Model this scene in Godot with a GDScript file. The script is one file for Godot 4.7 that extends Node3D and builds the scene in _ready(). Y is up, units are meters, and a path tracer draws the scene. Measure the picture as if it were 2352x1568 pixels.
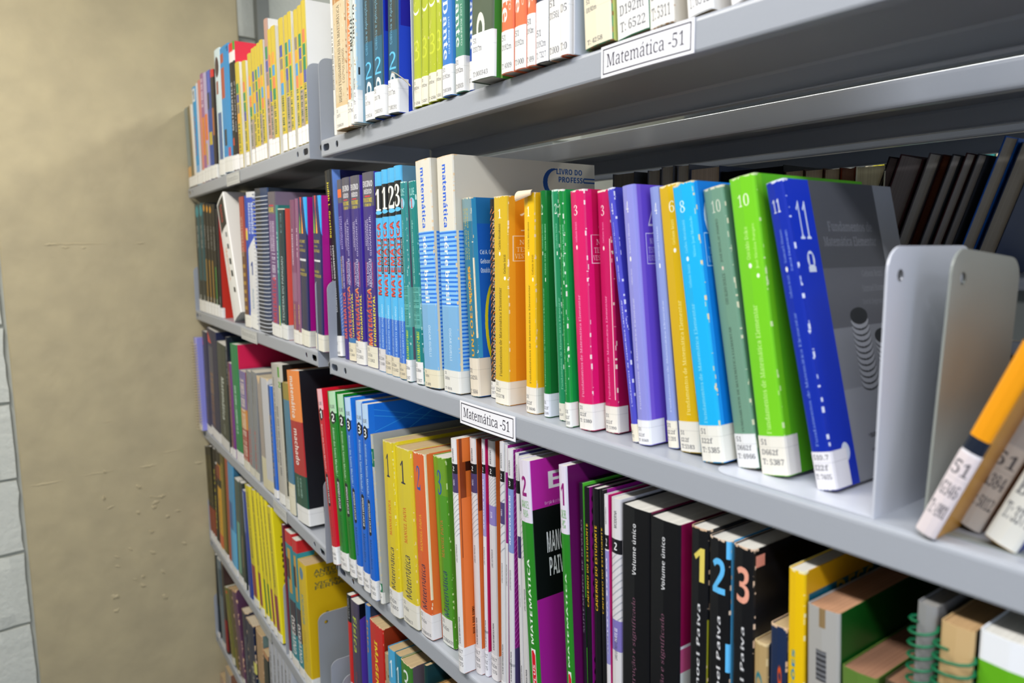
extends Node3D
# A library rack seen along its shelves: right bay, left bay, pillar and block wall. Units are metres, y up; the front of the right bay is the plane z = 0.

const S3 := -0.7506
const S4 := -1.1141
const LIP := 0.0293
const XR := -0.0581
const FLOOR_Y := -1.98
const CEIL_Y := 1.0

var used := {}
var sheets: Array[Image] = []
var sheet_mats: Array[StandardMaterial3D] = []
var paper_mats: Array[StandardMaterial3D] = []
var pen_x := 0
var pen_y := 0
var pen_h := 0
var ts: TextServer
var fonts := {}
var rng := RandomNumberGenerator.new()
var page_mats := {}
var stripe_tex: ImageTexture
var left_frame: Transform3D
var steel: StandardMaterial3D
var steel_dark: StandardMaterial3D
var zinc: StandardMaterial3D

func _ready() -> void:
	rng.seed = 7
	# ---- camera, sky, lights, exposure
	var cam := Camera3D.new()
	cam.name = "camera"
	cam.transform = Transform3D(Basis.from_euler(Vector3(-.126904, .946241, -.007353), EULER_ORDER_YXZ), Vector3(1.22137, -.18583, .48383))
	cam.near = 0.02
	cam.far = 60.0
	var lens := CameraAttributesPhysical.new()
	lens.frustum_focal_length = 25.6
	lens.frustum_focus_distance = 0.93
	lens.exposure_aperture = 5.0
	lens.frustum_near = 0.02
	lens.frustum_far = 60.0
	cam.attributes = lens
	add_child(cam)
	cam.fov = 50.1666
	var env := Environment.new()
	env.background_mode = Environment.BG_COLOR
	env.background_color = Color(0.75, 0.8, 0.9)
	env.tonemap_mode = Environment.TONE_MAPPER_LINEAR
	env.tonemap_exposure = 1.12
	env.sdfgi_enabled = true
	env.ssao_enabled = true
	env.ssil_enabled = true
	var we := WorldEnvironment.new()
	we.name = "world_environment"
	we.environment = env
	add_child(we)
	room_lights()
	# ---- materials and print
	ts = TextServerManager.get_primary_interface()
	make_materials()
	new_sheet()
	left_frame = Transform3D(Basis(Vector3(.99921, 0, .039731), Vector3.UP, Vector3(-.039731, 0, .99921)), Vector3(-1.20345, 0, -.04554))
	# ---- the setting, the racks, the things on them
	room()
	racks()
	signs()
	plates()
	books()
	right_end_books()
	rear_books()
	far_books()
	thread_and_flap()
	for k in sheets.size():
		sheets[k].convert(Image.FORMAT_RGB8)
		var t := ImageTexture.create_from_image(sheets[k])
		sheet_mats[k].albedo_texture = t
		paper_mats[k].albedo_texture = t

# ------------------------------------------------------------------ names and metas
func numbered(n: String) -> String:
	used[n] = used.get(n, -1) + 1
	return n if used[n] == 0 else "%s_%03d" % [n, used[n]]

func tag(o: Node, label: String, category: String, group := "") -> void:
	o.set_meta("label", label)
	o.set_meta("category", category)
	if group:
		o.set_meta("group", group)

func thing(called: String, label: String, category: String, t: Transform3D, group := "") -> Node3D:
	var o := Node3D.new()
	o.name = numbered(called)
	o.transform = t
	add_child(o)
	tag(o, label, category, group)
	return o

func part(called: String, mesh: Mesh, mat: Material, parent: Node, t := Transform3D()) -> MeshInstance3D:
	var o := MeshInstance3D.new()
	o.name = called
	if mat:
		for k in mesh.get_surface_count():
			mesh.surface_set_material(k, mat)
	o.mesh = mesh
	o.transform = t
	parent.add_child(o, true)
	return o

func piece(called: String, mesh: Mesh, mat: Material, parent: Node, t := Transform3D()) -> MeshInstance3D:
	# a part that shares its mesh with others: the material sits on the instance
	var o := MeshInstance3D.new()
	o.name = called
	o.mesh = mesh
	o.material_override = mat
	o.transform = t
	parent.add_child(o, true)
	return o

func structure(called: String, mesh: Mesh, mat: Material, t := Transform3D()) -> MeshInstance3D:
	var o := part(called, mesh, mat, self, t)
	o.set_meta("kind", "structure")
	return o

func at(x: float, y: float, z: float) -> Transform3D:
	return Transform3D(Basis(), Vector3(x, y, z))

# ------------------------------------------------------------------ materials
func flat(c: String, rough := 0.5, metal := 0.0, spec := 0.5) -> StandardMaterial3D:
	var m := StandardMaterial3D.new()
	m.albedo_color = Color(c)
	m.roughness = rough
	m.metallic = metal
	m.metallic_specular = spec
	return m

func noise_tex(freq: float, octaves: int, seed_: int, size := 512, normal := false, bump := 4.0, ramp: Gradient = null) -> NoiseTexture2D:
	var n := FastNoiseLite.new()
	n.noise_type = FastNoiseLite.TYPE_SIMPLEX_SMOOTH
	n.frequency = freq
	n.fractal_octaves = octaves
	n.seed = seed_
	var t := NoiseTexture2D.new()
	t.width = size
	t.height = size
	t.seamless = true
	t.noise = n
	t.as_normal_map = normal
	t.bump_strength = bump
	if ramp:
		t.color_ramp = ramp
	return t

func ramp2(a: Color, b: Color) -> Gradient:
	var g := Gradient.new()
	g.set_color(0, a)
	g.set_color(1, b)
	return g

func make_materials() -> void:
	steel = flat("a4a8b0", 0.34, 0.0, 0.5)
	steel.normal_enabled = true
	steel.normal_texture = noise_tex(0.06, 3, 5, 256, true, 1.2)
	steel.normal_scale = 0.12
	steel.uv1_triplanar = true
	steel.uv1_world_triplanar = true
	steel.uv1_scale = Vector3(14, 14, 14)
	steel_dark = flat("6c706e", 0.45)
	zinc = flat("c8c8c4", 0.3, 0.9)
	var im := Image.create(512, 8, false, Image.FORMAT_RGB8)
	for x in 512:
		var v := 0.80 + 0.20 * rng.randf()
		if rng.randf() < 0.06:
			v *= 0.8
		im.fill_rect(Rect2i(x, 0, 1, 8), Color(v, v * 0.995, v * 0.98))
	stripe_tex = ImageTexture.create_from_image(im)

func pages_mat(c: String) -> StandardMaterial3D:
	if not page_mats.has(c):
		var m := flat(c, 0.85, 0.0, 0.2)
		m.albedo_texture = stripe_tex
		page_mats[c] = m
	return page_mats[c]

# ------------------------------------------------------------------ printed sheets (spines, covers, stickers)
func new_sheet() -> void:
	var im := Image.create(2048, 2048, false, Image.FORMAT_RGBA8)
	im.fill(Color(0.5, 0.5, 0.5))
	sheets.append(im)
	var m := flat("ffffff", 0.36, 0.0, 0.45)
	sheet_mats.append(m)
	paper_mats.append(flat("ffffff", 0.5, 0.0, 0.4))
	pen_x = 0
	pen_y = 0
	pen_h = 0

# puts a finished print on a sheet and gives [sheet number, uv rect]
func lay(im: Image) -> Array:
	var w := im.get_width()
	var h := im.get_height()
	if pen_x + w + 2 > 2048:
		pen_x = 0
		pen_y += pen_h
		pen_h = 0
	if pen_y + h + 2 > 2048:
		new_sheet()
	var s: Image = sheets[-1]
	for d in [Vector2i(0, 1), Vector2i(2, 1), Vector2i(1, 0), Vector2i(1, 2), Vector2i(1, 1)]:
		s.blit_rect(im, Rect2i(0, 0, w, h), Vector2i(pen_x, pen_y) + d)
	var r := Rect2((pen_x + 1.0) / 2048.0, (pen_y + 1.0) / 2048.0, w / 2048.0, h / 2048.0)
	pen_x += w + 2
	pen_h = maxi(pen_h, h + 2)
	return [sheets.size() - 1, r]

func font(code: String) -> Array:
	if not fonts.has(code):
		var sf := SystemFont.new()
		sf.font_names = ["Droid Sans Mono" if code[0] == "m" else "Droid Serif" if code[0] == "s" else "Droid Sans"]
		sf.font_weight = 700 if "b" in code else 400
		sf.antialiasing = TextServer.FONT_ANTIALIASING_GRAY
		var f: Font = sf
		if "i" in code:
			var v := FontVariation.new()
			v.base_font = sf
			v.variation_transform = Transform2D(Vector2(1, 0), Vector2(0.22, 1), Vector2.ZERO)
			f = v
		fonts[code] = [f, f.get_rids()]
	return fonts[code][1]

func text_image(code: String, text: String, size: int) -> Image:
	var sh := ts.create_shaped_text()
	ts.shaped_text_add_string(sh, text, font(code), size)
	var dim := ts.shaped_text_get_size(sh)
	var im := Image.create(int(dim.x) + size * 2, int(size * 2.2), false, Image.FORMAT_RGBA8)
	im.fill(Color(1, 1, 1, 0))
	var x := size * 0.5
	for g in ts.shaped_text_get_glyphs(sh):
		var sz := Vector2i(g.font_size, 0)
		ts.font_render_glyph(g.font_rid, sz, g.index)
		var ti := ts.font_get_glyph_texture_idx(g.font_rid, sz, g.index)
		if ti >= 0:
			var sub := ts.font_get_texture_image(g.font_rid, sz, ti).get_region(Rect2i(ts.font_get_glyph_uv_rect(g.font_rid, sz, g.index)))
			sub.convert(Image.FORMAT_RGBA8)
			var o := ts.font_get_glyph_offset(g.font_rid, sz, g.index)
			im.blend_rect(sub, Rect2i(Vector2i.ZERO, sub.get_size()), Vector2i(int(round(x + o.x + g.offset.x)), int(round(size * 1.5 + o.y + g.offset.y))))
		x += g.advance
	ts.free_rid(sh)
	var u := im.get_used_rect()
	return im.get_region(u) if u.size.x > 0 else im

# prints text so that its ink fills the box; dir: h level, u reading upwards, d reading downwards
func print_text(im: Image, code: String, dir: String, col: Color, r: Rect2i, text: String) -> void:
	if r.size.x < 2 or r.size.y < 2:
		return
	var along := r.size.x if dir == "h" else r.size.y
	var thick := r.size.y if dir == "h" else r.size.x
	var t := text_image(code, text, clampi(int(thick * 1.5), 12, 110))
	t.resize(along, thick, Image.INTERPOLATE_LANCZOS if thick > t.get_height() else Image.INTERPOLATE_TRILINEAR)
	if dir == "u":
		t.rotate_90(COUNTERCLOCKWISE)
	elif dir == "d":
		t.rotate_90(CLOCKWISE)
	var d := t.get_data()
	var cr := int(col.r * 255)
	var cg := int(col.g * 255)
	var cb := int(col.b * 255)
	for k in range(0, d.size(), 4):
		d[k] = cr
		d[k + 1] = cg
		d[k + 2] = cb
	t = Image.create_from_data(t.get_width(), t.get_height(), false, Image.FORMAT_RGBA8, d)
	im.blend_rect(t, Rect2i(Vector2i.ZERO, t.get_size()), r.position)

func fill_poly(im: Image, pts: PackedVector2Array, col: Color) -> void:
	var y0 := 1e9
	var y1 := -1e9
	for p in pts:
		y0 = minf(y0, p.y)
		y1 = maxf(y1, p.y)
	for y in range(maxi(0, int(y0)), mini(im.get_height(), int(ceil(y1)) + 1)):
		var xs: Array[float] = []
		for k in pts.size():
			var a := pts[k]
			var b := pts[(k + 1) % pts.size()]
			if (a.y <= y + 0.5) != (b.y <= y + 0.5):
				xs.append(a.x + (y + 0.5 - a.y) / (b.y - a.y) * (b.x - a.x))
		xs.sort()
		for k in range(0, xs.size() - 1, 2):
			var l := int(round(xs[k]))
			im.fill_rect(Rect2i(l, y, maxi(1, int(round(xs[k + 1])) - l), 1), col)

func ellipse(im: Image, r: Rect2, col: Color) -> void:
	var pts := PackedVector2Array()
	for k in 28:
		pts.append(r.get_center() + Vector2(cos(k * TAU / 28), sin(k * TAU / 28)) * r.size * 0.5)
	fill_poly(im, pts, col)

# the little printing language: one op per string, x in spine widths from its left edge (over 1 lies on the front cover), y from the top down
func print_ops(im: Image, ops: String, tp: float) -> void:
	var h := im.get_height()
	for op in ops.split("~", false):
		var a := op.split(" ")
		var k := a[0]
		if k == "P":
			var pts := PackedVector2Array()
			for q in a.slice(2):
				var xy := q.split(",")
				pts.append(Vector2(float(xy[0]) * tp, float(xy[1]) * h))
			fill_poly(im, pts, Color(a[1]))
			continue
		if k == "W":
			for n in int(a[2]):
				im.fill_rect(Rect2i(int(rng.randf() * tp), int(rng.randf() * h), rng.randi_range(1, 3), rng.randi_range(2, 14)), Color(a[1]))
			continue
		var c := 2 if k in ["Q"] else 1
		if k[0] in ["n", "s", "m"]:
			c = 3
		if k in ["R", "E", "S", "D"]:
			c = 2
		if k == "C":
			c = 1
		if k == "Q":
			c = 3
		var x0 := int(round(float(a[c]) * tp))
		var x1 := int(round(float(a[c + 1]) * tp))
		var y0 := int(round(float(a[c + 2]) * h))
		var y1 := int(round(float(a[c + 3]) * h))
		var r := Rect2i(x0, y0, maxi(1, x1 - x0), maxi(1, y1 - y0))
		match k:
			"R":
				im.fill_rect(r, Color(a[1]))
			"E":
				ellipse(im, Rect2(r), Color(a[1]))
			"S":
				var n := int(a[6])
				for j in n:
					im.fill_rect(Rect2i(x0, y0 + int((j + 0.25) * r.size.y / n), r.size.x, maxi(1, int(0.45 * r.size.y / n))), Color(a[1]))
			"D":
				var pitch := float(r.size.y) / float(a[6])
				var wide := maxi(1, int(pitch * (float(a[7]) if a.size() > 7 else 0.22)))
				for y in range(y0, y1):
					var off := fposmod(-float(y - y0), pitch)
					while off < r.size.x:
						im.fill_rect(Rect2i(x0 + int(off), y, mini(wide, r.size.x - int(off)), 1), Color(a[1]))
						off += pitch
			"C":
				var n2 := 12
				for j in range(n2 - 1, -1, -1):
					var cy := y0 + (r.size.y - r.size.x * 0.5) * j / (n2 - 1)
					ellipse(im, Rect2(x0, cy, r.size.x, r.size.x * 0.5), Color("2a2b2e"))
					ellipse(im, Rect2(x0, cy - 2, r.size.x, r.size.x * 0.48), Color("9a9ca2") if j else Color("26272b"))
			"Q":
				# print too small to read from here: rows of tiny strokes
				var yy := y0
				var col := Color(a[2])
				while yy < y1:
					var st := rng.randi_range(2, 4)
					im.fill_rect(Rect2i(x0, yy, r.size.x, st), Color(col, 1.0))
					if rng.randf() < 0.6:
						im.fill_rect(Rect2i(x0 + r.size.x / 3, yy + 1, maxi(1, r.size.x / 3), maxi(1, st - 2)), im.get_pixel(clampi(x0 - 1, 0, im.get_width() - 1), clampi(yy, 0, h - 1)))
					yy += st + (2 if rng.randf() < 0.8 else 7)
			_:
				print_text(im, k, a[1], Color(a[2]), r, " ".join(a.slice(7)))

func wear(im: Image, col: Color, tp: float, n: int) -> void:
	var h := im.get_height()
	var w := im.get_width()
	for k in n:
		var big := rng.randi_range(1, 3)
		im.fill_rect(Rect2i(int(rng.randf() * tp * 1.1), 0, rng.randi_range(2, 7), rng.randi_range(1, 6)), col)
		im.fill_rect(Rect2i(int(tp) - 1 + rng.randi_range(-1, 1), int(rng.randf() * h), big, rng.randi_range(1, 12)), col)
		if k % 3 == 0:
			im.fill_rect(Rect2i(0, int(rng.randf() * h), 1, rng.randi_range(2, 14)), col)
			im.fill_rect(Rect2i(int(rng.randf() * tp), h - rng.randi_range(1, 4), rng.randi_range(2, 8), 4), col)
	im.fill_rect(Rect2i(0, 0, mini(w, int(tp * 1.2)), 2), col)

# ------------------------------------------------------------------ book geometry
func quad(st: SurfaceTool, a: Vector3, b: Vector3, c: Vector3, d: Vector3, ua := Vector2.ZERO, ub := Vector2.ZERO, uc := Vector2.ZERO, ud := Vector2.ZERO) -> void:
	# corners run clockwise as seen from the front
	var n := (c - a).cross(b - a).normalized()
	if n.length() < 0.5:
		n = (d - a).cross(c - a).normalized()
	for v in [[a, ua], [b, ub], [c, uc], [a, ua], [c, uc], [d, ud]]:
		st.set_normal(n)
		st.set_uv(v[1])
		st.add_vertex(v[0])

# the plan of a paperback cover from its back left edge round the spine to its back right edge: [x, z, length along the print]
func plan(t: float, d: float, sw: float, out := 0.0) -> Array:
	var r := minf(0.0024, t * 0.22)
	var bow := minf(0.0013, t * 0.05)
	var p := [[0.0, -d, 0.0], [0.0, -r, 0.0], [r * 0.3, -r * 0.3, r * 0.3], [r, 0.0, r], [t * 0.5, bow, t * 0.5], [t - r, 0.0, t - r], [t - r * 0.3, -r * 0.3, t - r * 0.3], [t, -r, t]]
	if sw > r and sw < d:
		p.append([t, -sw, t + sw])
	p.append([t, -d, t + minf(sw, d)])
	if out != 0.0:
		var q := []
		for k in p.size():
			var a = p[maxi(k - 1, 0)]
			var b = p[mini(k + 1, p.size() - 1)]
			var dir := Vector2(b[0] - a[0], b[1] - a[1]).normalized()
			q.append([p[k][0] - dir.y * out, p[k][1] + dir.x * out, p[k][2]])
		return q
	return p

func cover_mesh(t: float, h: float, d: float, sw: float, rect: Rect2) -> ArrayMesh:
	var c := 0.0007
	var o := plan(t, d, sw)
	var i := plan(t, d, sw, -c)
	var st := SurfaceTool.new()
	st.begin(Mesh.PRIMITIVE_TRIANGLES)
	var full := t + minf(sw, d)
	var uv := func(s: float, v: float) -> Vector2: return rect.position + Vector2(clampf(s / full, 0.004, 0.996), v) * rect.size
	for k in o.size() - 1:
		var a := Vector3(o[k][0], 0, o[k][1])
		var b := Vector3(o[k + 1][0], 0, o[k + 1][1])
		var e := Vector3(i[k][0], 0, i[k][1])
		var f := Vector3(i[k + 1][0], 0, i[k + 1][1])
		var up := Vector3(0, h, 0)
		var sa: float = o[k][2]
		var sb: float = o[k + 1][2]
		quad(st, a + up, b + up, b, a, uv.call(sa, 0.002), uv.call(sb, 0.002), uv.call(sb, 0.998), uv.call(sa, 0.998))
		quad(st, f + up, e + up, e, f, uv.call(sb, 0.01), uv.call(sa, 0.01), uv.call(sa, 0.02), uv.call(sb, 0.02))
		quad(st, e + up, f + up, b + up, a + up, uv.call(sa, 0.002), uv.call(sb, 0.002), uv.call(sb, 0.002), uv.call(sa, 0.002))
		quad(st, a, b, f, e, uv.call(sa, 0.998), uv.call(sb, 0.998), uv.call(sb, 0.998), uv.call(sa, 0.998))
	return st.commit()

func pages_mesh(t: float, h: float, d: float) -> ArrayMesh:
	var st := SurfaceTool.new()
	st.begin(Mesh.PRIMITIVE_TRIANGLES)
	var c := 0.0009
	var x0 := c
	var x1 := t - c
	var z0 := -d + 0.002
	var z1 := -0.0012
	var y0 := 0.0012
	var y1 := h - 0.0012
	var v := func(x: float, y: float, z: float) -> Vector3: return Vector3(x, y, z)
	var s := 0.045
	quad(st, v.call(x0, y1, z0), v.call(x1, y1, z0), v.call(x1, y1, z1), v.call(x0, y1, z1), Vector2(x0 / s, 0), Vector2(x1 / s, 0), Vector2(x1 / s, 1), Vector2(x0 / s, 1))
	quad(st, v.call(x0, y0, z1), v.call(x1, y0, z1), v.call(x1, y0, z0), v.call(x0, y0, z0), Vector2(x0 / s, 0), Vector2(x1 / s, 0), Vector2(x1 / s, 1), Vector2(x0 / s, 1))
	quad(st, v.call(x1, y1, z0), v.call(x0, y1, z0), v.call(x0, y0, z0), v.call(x1, y0, z0), Vector2(x1 / s, 0), Vector2(x0 / s, 0), Vector2(x0 / s, 1), Vector2(x1 / s, 1))
	quad(st, v.call(x0, y1, z0), v.call(x0, y1, z1), v.call(x0, y0, z1), v.call(x0, y0, z0))
	quad(st, v.call(x1, y1, z1), v.call(x1, y1, z0), v.call(x1, y0, z0), v.call(x1, y0, z1))
	quad(st, v.call(x0, y1, z1), v.call(x1, y1, z1), v.call(x1, y0, z1), v.call(x0, y0, z1))
	return st.commit()

# a paper sticker wrapped round the foot of the spine, with its own thickness
func sticker_mesh(t: float, d: float, y0: float, y1: float, wrap: float, rect: Rect2) -> ArrayMesh:
	var reach := t * 0.985 if wrap <= 1.0 else minf(t * wrap, t + d * 0.7)
	if wrap < 1.0:
		reach = t * wrap
	var o := []
	var pl := plan(t, d, maxf(0.0005, reach - t) if reach > t else 0.0005, 0.0005)
	var inner := plan(t, d, maxf(0.0005, reach - t) if reach > t else 0.0005, 0.0001)
	var st := SurfaceTool.new()
	st.begin(Mesh.PRIMITIVE_TRIANGLES)
	var uv := func(s: float, v: float) -> Vector2: return rect.position + Vector2(clampf(s / reach, 0.01, 0.99), v) * rect.size
	for k in range(1, pl.size() - 1):
		var sa: float = pl[k][2]
		var sb: float = pl[k + 1][2]
		if sa >= reach - 1e-6 or sb <= sa:
			continue
		var f := clampf((reach - sa) / (sb - sa), 0, 1)
		var a := Vector3(pl[k][0], 0, pl[k][1])
		var b := a.lerp(Vector3(pl[k + 1][0], 0, pl[k + 1][1]), f)
		var ai := Vector3(inner[k][0], 0, inner[k][1])
		var bi := ai.lerp(Vector3(inner[k + 1][0], 0, inner[k + 1][1]), f)
		sb = minf(sb, reach)
		var lo := Vector3(0, y0, 0)
		var hi := Vector3(0, y1, 0)
		quad(st, a + hi, b + hi, b + lo, a + lo, uv.call(sa, 0.01), uv.call(sb, 0.01), uv.call(sb, 0.99), uv.call(sa, 0.99))
		quad(st, ai + hi, bi + hi, b + hi, a + hi, uv.call(sa, 0.01), uv.call(sb, 0.01), uv.call(sb, 0.01), uv.call(sa, 0.01))
		quad(st, a + lo, b + lo, bi + lo, ai + lo, uv.call(sa, 0.99), uv.call(sb, 0.99), uv.call(sb, 0.99), uv.call(sa, 0.99))
		if f < 0.999 or k == pl.size() - 2:
			quad(st, b + hi, bi + hi, bi + lo, b + lo, uv.call(sb, 0.5), uv.call(sb, 0.5), uv.call(sb, 0.6), uv.call(sb, 0.6))
	return st.commit()

func tube(path: PackedVector3Array, radius: float, sides := 6) -> ArrayMesh:
	var st := SurfaceTool.new()
	st.begin(Mesh.PRIMITIVE_TRIANGLES)
	var rings := []
	for k in path.size():
		var dir := (path[mini(k + 1, path.size() - 1)] - path[maxi(k - 1, 0)]).normalized()
		var side := dir.cross(Vector3.UP if absf(dir.y) < 0.9 else Vector3.RIGHT).normalized()
		var up := side.cross(dir)
		var ring := []
		for j in sides:
			var n := side * cos(TAU * j / sides) + up * sin(TAU * j / sides)
			ring.append([path[k] + n * radius, n])
		rings.append(ring)
	for k in path.size() - 1:
		for j in sides:
			var q := [rings[k][j], rings[k + 1][j], rings[k + 1][(j + 1) % sides], rings[k][(j + 1) % sides]]
			for m in [0, 2, 1, 0, 3, 2]:
				st.set_normal(q[m][1])
				st.add_vertex(q[m][0])
	return st.commit()

func box(st: SurfaceTool, lo: Vector3, hi: Vector3, bevel := 0.0) -> void:
	# a box with chamfered edges
	var c := (lo + hi) * 0.5
	var e := (hi - lo) * 0.5
	var b := minf(bevel, minf(e.x, minf(e.y, e.z)) * 0.9)
	for ax in 3:
		for s in [-1.0, 1.0]:
			var u := (ax + 1) % 3
			var w := (ax + 2) % 3
			var p := []
			for q in [[-1, -1], [1, -1], [1, 1], [-1, 1]]:
				var v := Vector3.ZERO
				v[ax] = s * e[ax]
				v[u] = q[0] * (e[u] - b)
				v[w] = q[1] * (e[w] - b)
				p.append(c + v)
			if s < 0:
				quad(st, p[0], p[1], p[2], p[3])
			else:
				quad(st, p[3], p[2], p[1], p[0])
	if b > 0.0:
		for ax in 3:
			var u := (ax + 1) % 3
			var w := (ax + 2) % 3
			for su in [-1.0, 1.0]:
				for sw_ in [-1.0, 1.0]:
					var v := []
					for sa in [-1.0, 1.0]:
						var a1 := Vector3.ZERO
						a1[ax] = sa * (e[ax] - b)
						a1[u] = su * e[u]
						a1[w] = sw_ * (e[w] - b)
						var a2 := Vector3.ZERO
						a2[ax] = sa * (e[ax] - b)
						a2[u] = su * (e[u] - b)
						a2[w] = sw_ * e[w]
						v.append([c + a1, c + a2])
					if su * sw_ > 0:
						quad(st, v[0][0], v[0][1], v[1][1], v[1][0])
					else:
						quad(st, v[1][0], v[1][1], v[0][1], v[0][0])
		for sx in [-1.0, 1.0]:
			for sy in [-1.0, 1.0]:
				for sz in [-1.0, 1.0]:
					var s3 := Vector3(sx, sy, sz)
					var px := c + s3 * Vector3(e.x, e.y - b, e.z - b)
					var py := c + s3 * Vector3(e.x - b, e.y, e.z - b)
					var pz := c + s3 * Vector3(e.x - b, e.y - b, e.z)
					var n := s3.normalized()
					var tri := [px, py, pz] if sx * sy * sz < 0 else [px, pz, py]
					for v in tri:
						st.set_normal(n)
						st.set_uv(Vector2.ZERO)
						st.add_vertex(v)

func box_mesh(lo: Vector3, hi: Vector3, bevel := 0.0) -> ArrayMesh:
	var st := SurfaceTool.new()
	st.begin(Mesh.PRIMITIVE_TRIANGLES)
	box(st, lo, hi, bevel)
	return st.commit()

# a flat sheet of the given outline (in its own x, y) and thickness, with an optional round hole
func sheet_mesh(outline: PackedVector2Array, thick: float, holes := []) -> ArrayMesh:
	var st := SurfaceTool.new()
	st.begin(Mesh.PRIMITIVE_TRIANGLES)
	var rims := [outline]
	var whole := outline.duplicate()
	for hl in holes:
		var ring := PackedVector2Array()
		for k in 16:
			ring.append(hl[0] + Vector2(cos(-k * TAU / 16), sin(-k * TAU / 16)) * hl[1])
		rims.append(ring)
		# bridge the hole to the nearest outline corner
		var bi := 0
		var bj := 0
		var best := 1e9
		for a in whole.size():
			for b in ring.size():
				var dd := whole[a].distance_to(ring[b])
				if dd < best:
					best = dd
					bi = a
					bj = b
		var merged := whole.slice(0, bi + 1)
		for k in ring.size() + 1:
			merged.append(ring[(bj + k) % ring.size()])
		merged.append_array(whole.slice(bi))
		whole = merged
	var tri := Geometry2D.triangulate_polygon(whole)
	for k in range(0, tri.size(), 3):
		var p := [whole[tri[k]], whole[tri[k + 1]], whole[tri[k + 2]]]
		var cw: bool = (p[1] - p[0]).cross(p[2] - p[0]) < 0
		for z in [thick * 0.5, -thick * 0.5]:
			var order := [0, 1, 2] if (z > 0) == cw else [0, 2, 1]
			for m in order:
				st.set_normal(Vector3(0, 0, signf(z)))
				st.set_uv(Vector2.ZERO)
				st.add_vertex(Vector3(p[m].x, p[m].y, z))
	for ring in rims:
		for k in ring.size():
			var a: Vector2 = ring[k]
			var b: Vector2 = ring[(k + 1) % ring.size()]
			# outlines run counter-clockwise, holes clockwise
			quad(st, Vector3(a.x, a.y, thick * 0.5), Vector3(a.x, a.y, -thick * 0.5), Vector3(b.x, b.y, -thick * 0.5), Vector3(b.x, b.y, thick * 0.5))
	return st.commit()

func row_place(row: String) -> Array:
	match row:
		"A": return [Transform3D(), 0.0, "books on the top shelf of the right bay"]
		"B": return [Transform3D(), -0.375, "books on the second shelf of the right bay"]
		"C": return [Transform3D(), S3, "books on the third shelf of the right bay"]
		"D": return [Transform3D(), S4, "books on the fourth shelf of the right bay"]
		"l1": return [left_frame, .0031, "books on the top shelf of the left bay"]
		"l2": return [left_frame, -.3698, "books on the second shelf of the left bay"]
		"l3": return [left_frame, -.7469, "books on the third shelf of the left bay"]
		"l4": return [left_frame, -1.1101, "books on the fourth shelf of the left bay"]
		"l5": return [left_frame, -1.4407, "books on the fifth shelf of the left bay"]
	return [left_frame, -1.80, "books on the lowest shelf of the left bay"]

# one book: place on its row, size, lean to the left in degrees, colours, label, print, call sticker
func bk(row: String, x: float, z: float, t: float, h: float, d: float, lean: float, bg: String, side: String, pg: String, sw: float, worn: String, label: String, ops: String, stick: String, kind := "book") -> Node3D:
	var pl := row_place(row)
	var th := deg_to_rad(lean)
	var b := Basis(Vector3(0, 0, 1), th)
	var lift := t * sin(-th) if th < 0 else 0.0
	var o := thing(kind, label, "book", pl[0] * Transform3D(b, Vector3(x, pl[1] + lift + 0.0004, z)), pl[2])
	fill_book(o, t, h, d, bg, side, pg, sw, worn, ops, stick, 2400.0 if row in ["A", "B", "C", "D"] else 1400.0)
	if kind == "spiral_book":
		coil(o, t, h, "d8c8a8" if row == "l3" else "c4c8d0" if row == "l2" else "0c6a44")
	return o

func fill_book(o: Node3D, t: float, h: float, d: float, bg: String, side: String, pg: String, sw: float, worn: String, ops: String, stick: String, ppm: float) -> void:
	sw = minf(sw, d * 0.999)
	var tp := t * ppm
	var im := Image.create(maxi(6, int((t + sw) * ppm)), maxi(20, int(h * ppm)), false, Image.FORMAT_RGBA8)
	im.fill(Color(bg))
	im.fill_rect(Rect2i(int(round(tp)), 0, im.get_width(), im.get_height()), Color(side))
	print_ops(im, ops, tp)
	if worn:
		wear(im, Color(worn), tp, 26)
	var got := lay(im)
	part("cover", cover_mesh(t, h, d, sw, got[1]), sheet_mats[got[0]], o)
	part("pages", pages_mesh(t, h, d), pages_mat(pg), o)
	if stick:
		var f := stick.split("|")
		var head := f[0].split(" ")
		var top := float(head[0])
		var wrap := float(head[1])
		var lh := h * (1.0 - top) - 0.0016
		var lw := t * (0.985 if wrap == 1.0 else wrap)
		var lim := Image.create(maxi(6, int(lw * ppm)), maxi(8, int(lh * ppm)), false, Image.FORMAT_RGBA8)
		lim.fill(Color(head[2]))
		var hh := lim.get_height()
		if lh > 0.02:
			lim.fill_rect(Rect2i(0, int(hh * 0.3), lim.get_width(), 1), Color(head[2]).darkened(0.12))
			lim.fill_rect(Rect2i(0, 0, lim.get_width(), 2), Color(head[2]).darkened(0.06))
		var lines := f[1].split(";")
		var step := hh * 0.9 / maxf(lines.size(), 3.6)
		for k in lines.size():
			if lines[k]:
				var wid := mini(int(tp * 0.8), int(step * 0.42 * lines[k].length()))
				print_text(lim, "s", "h", Color("34343c"), Rect2i(int(tp * 0.12), int(hh * 0.1 + step * k), wid, int(step * 0.62)), lines[k])
		var gl := lay(lim)
		part("call_label", sticker_mesh(t, d, 0.0008, 0.0008 + lh, wrap, gl[1]), paper_mats[gl[0]], o)

func coil(o: Node3D, t: float, h: float, col: String) -> void:
	var path := PackedVector3Array()
	var pitch := 0.0085
	var turns := int((h - 0.012) / pitch)
	var rx := t * 0.5 + 0.002
	for k in turns * 12 + 1:
		var a := TAU * k / 12.0
		path.append(Vector3(t * 0.5 + rx * sin(a), 0.006 + pitch * k / 12.0, 0.002 + 0.009 * cos(a)))
	part("wire_coil", tube(path, 0.0011, 5), flat(col, 0.35), o)

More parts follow.
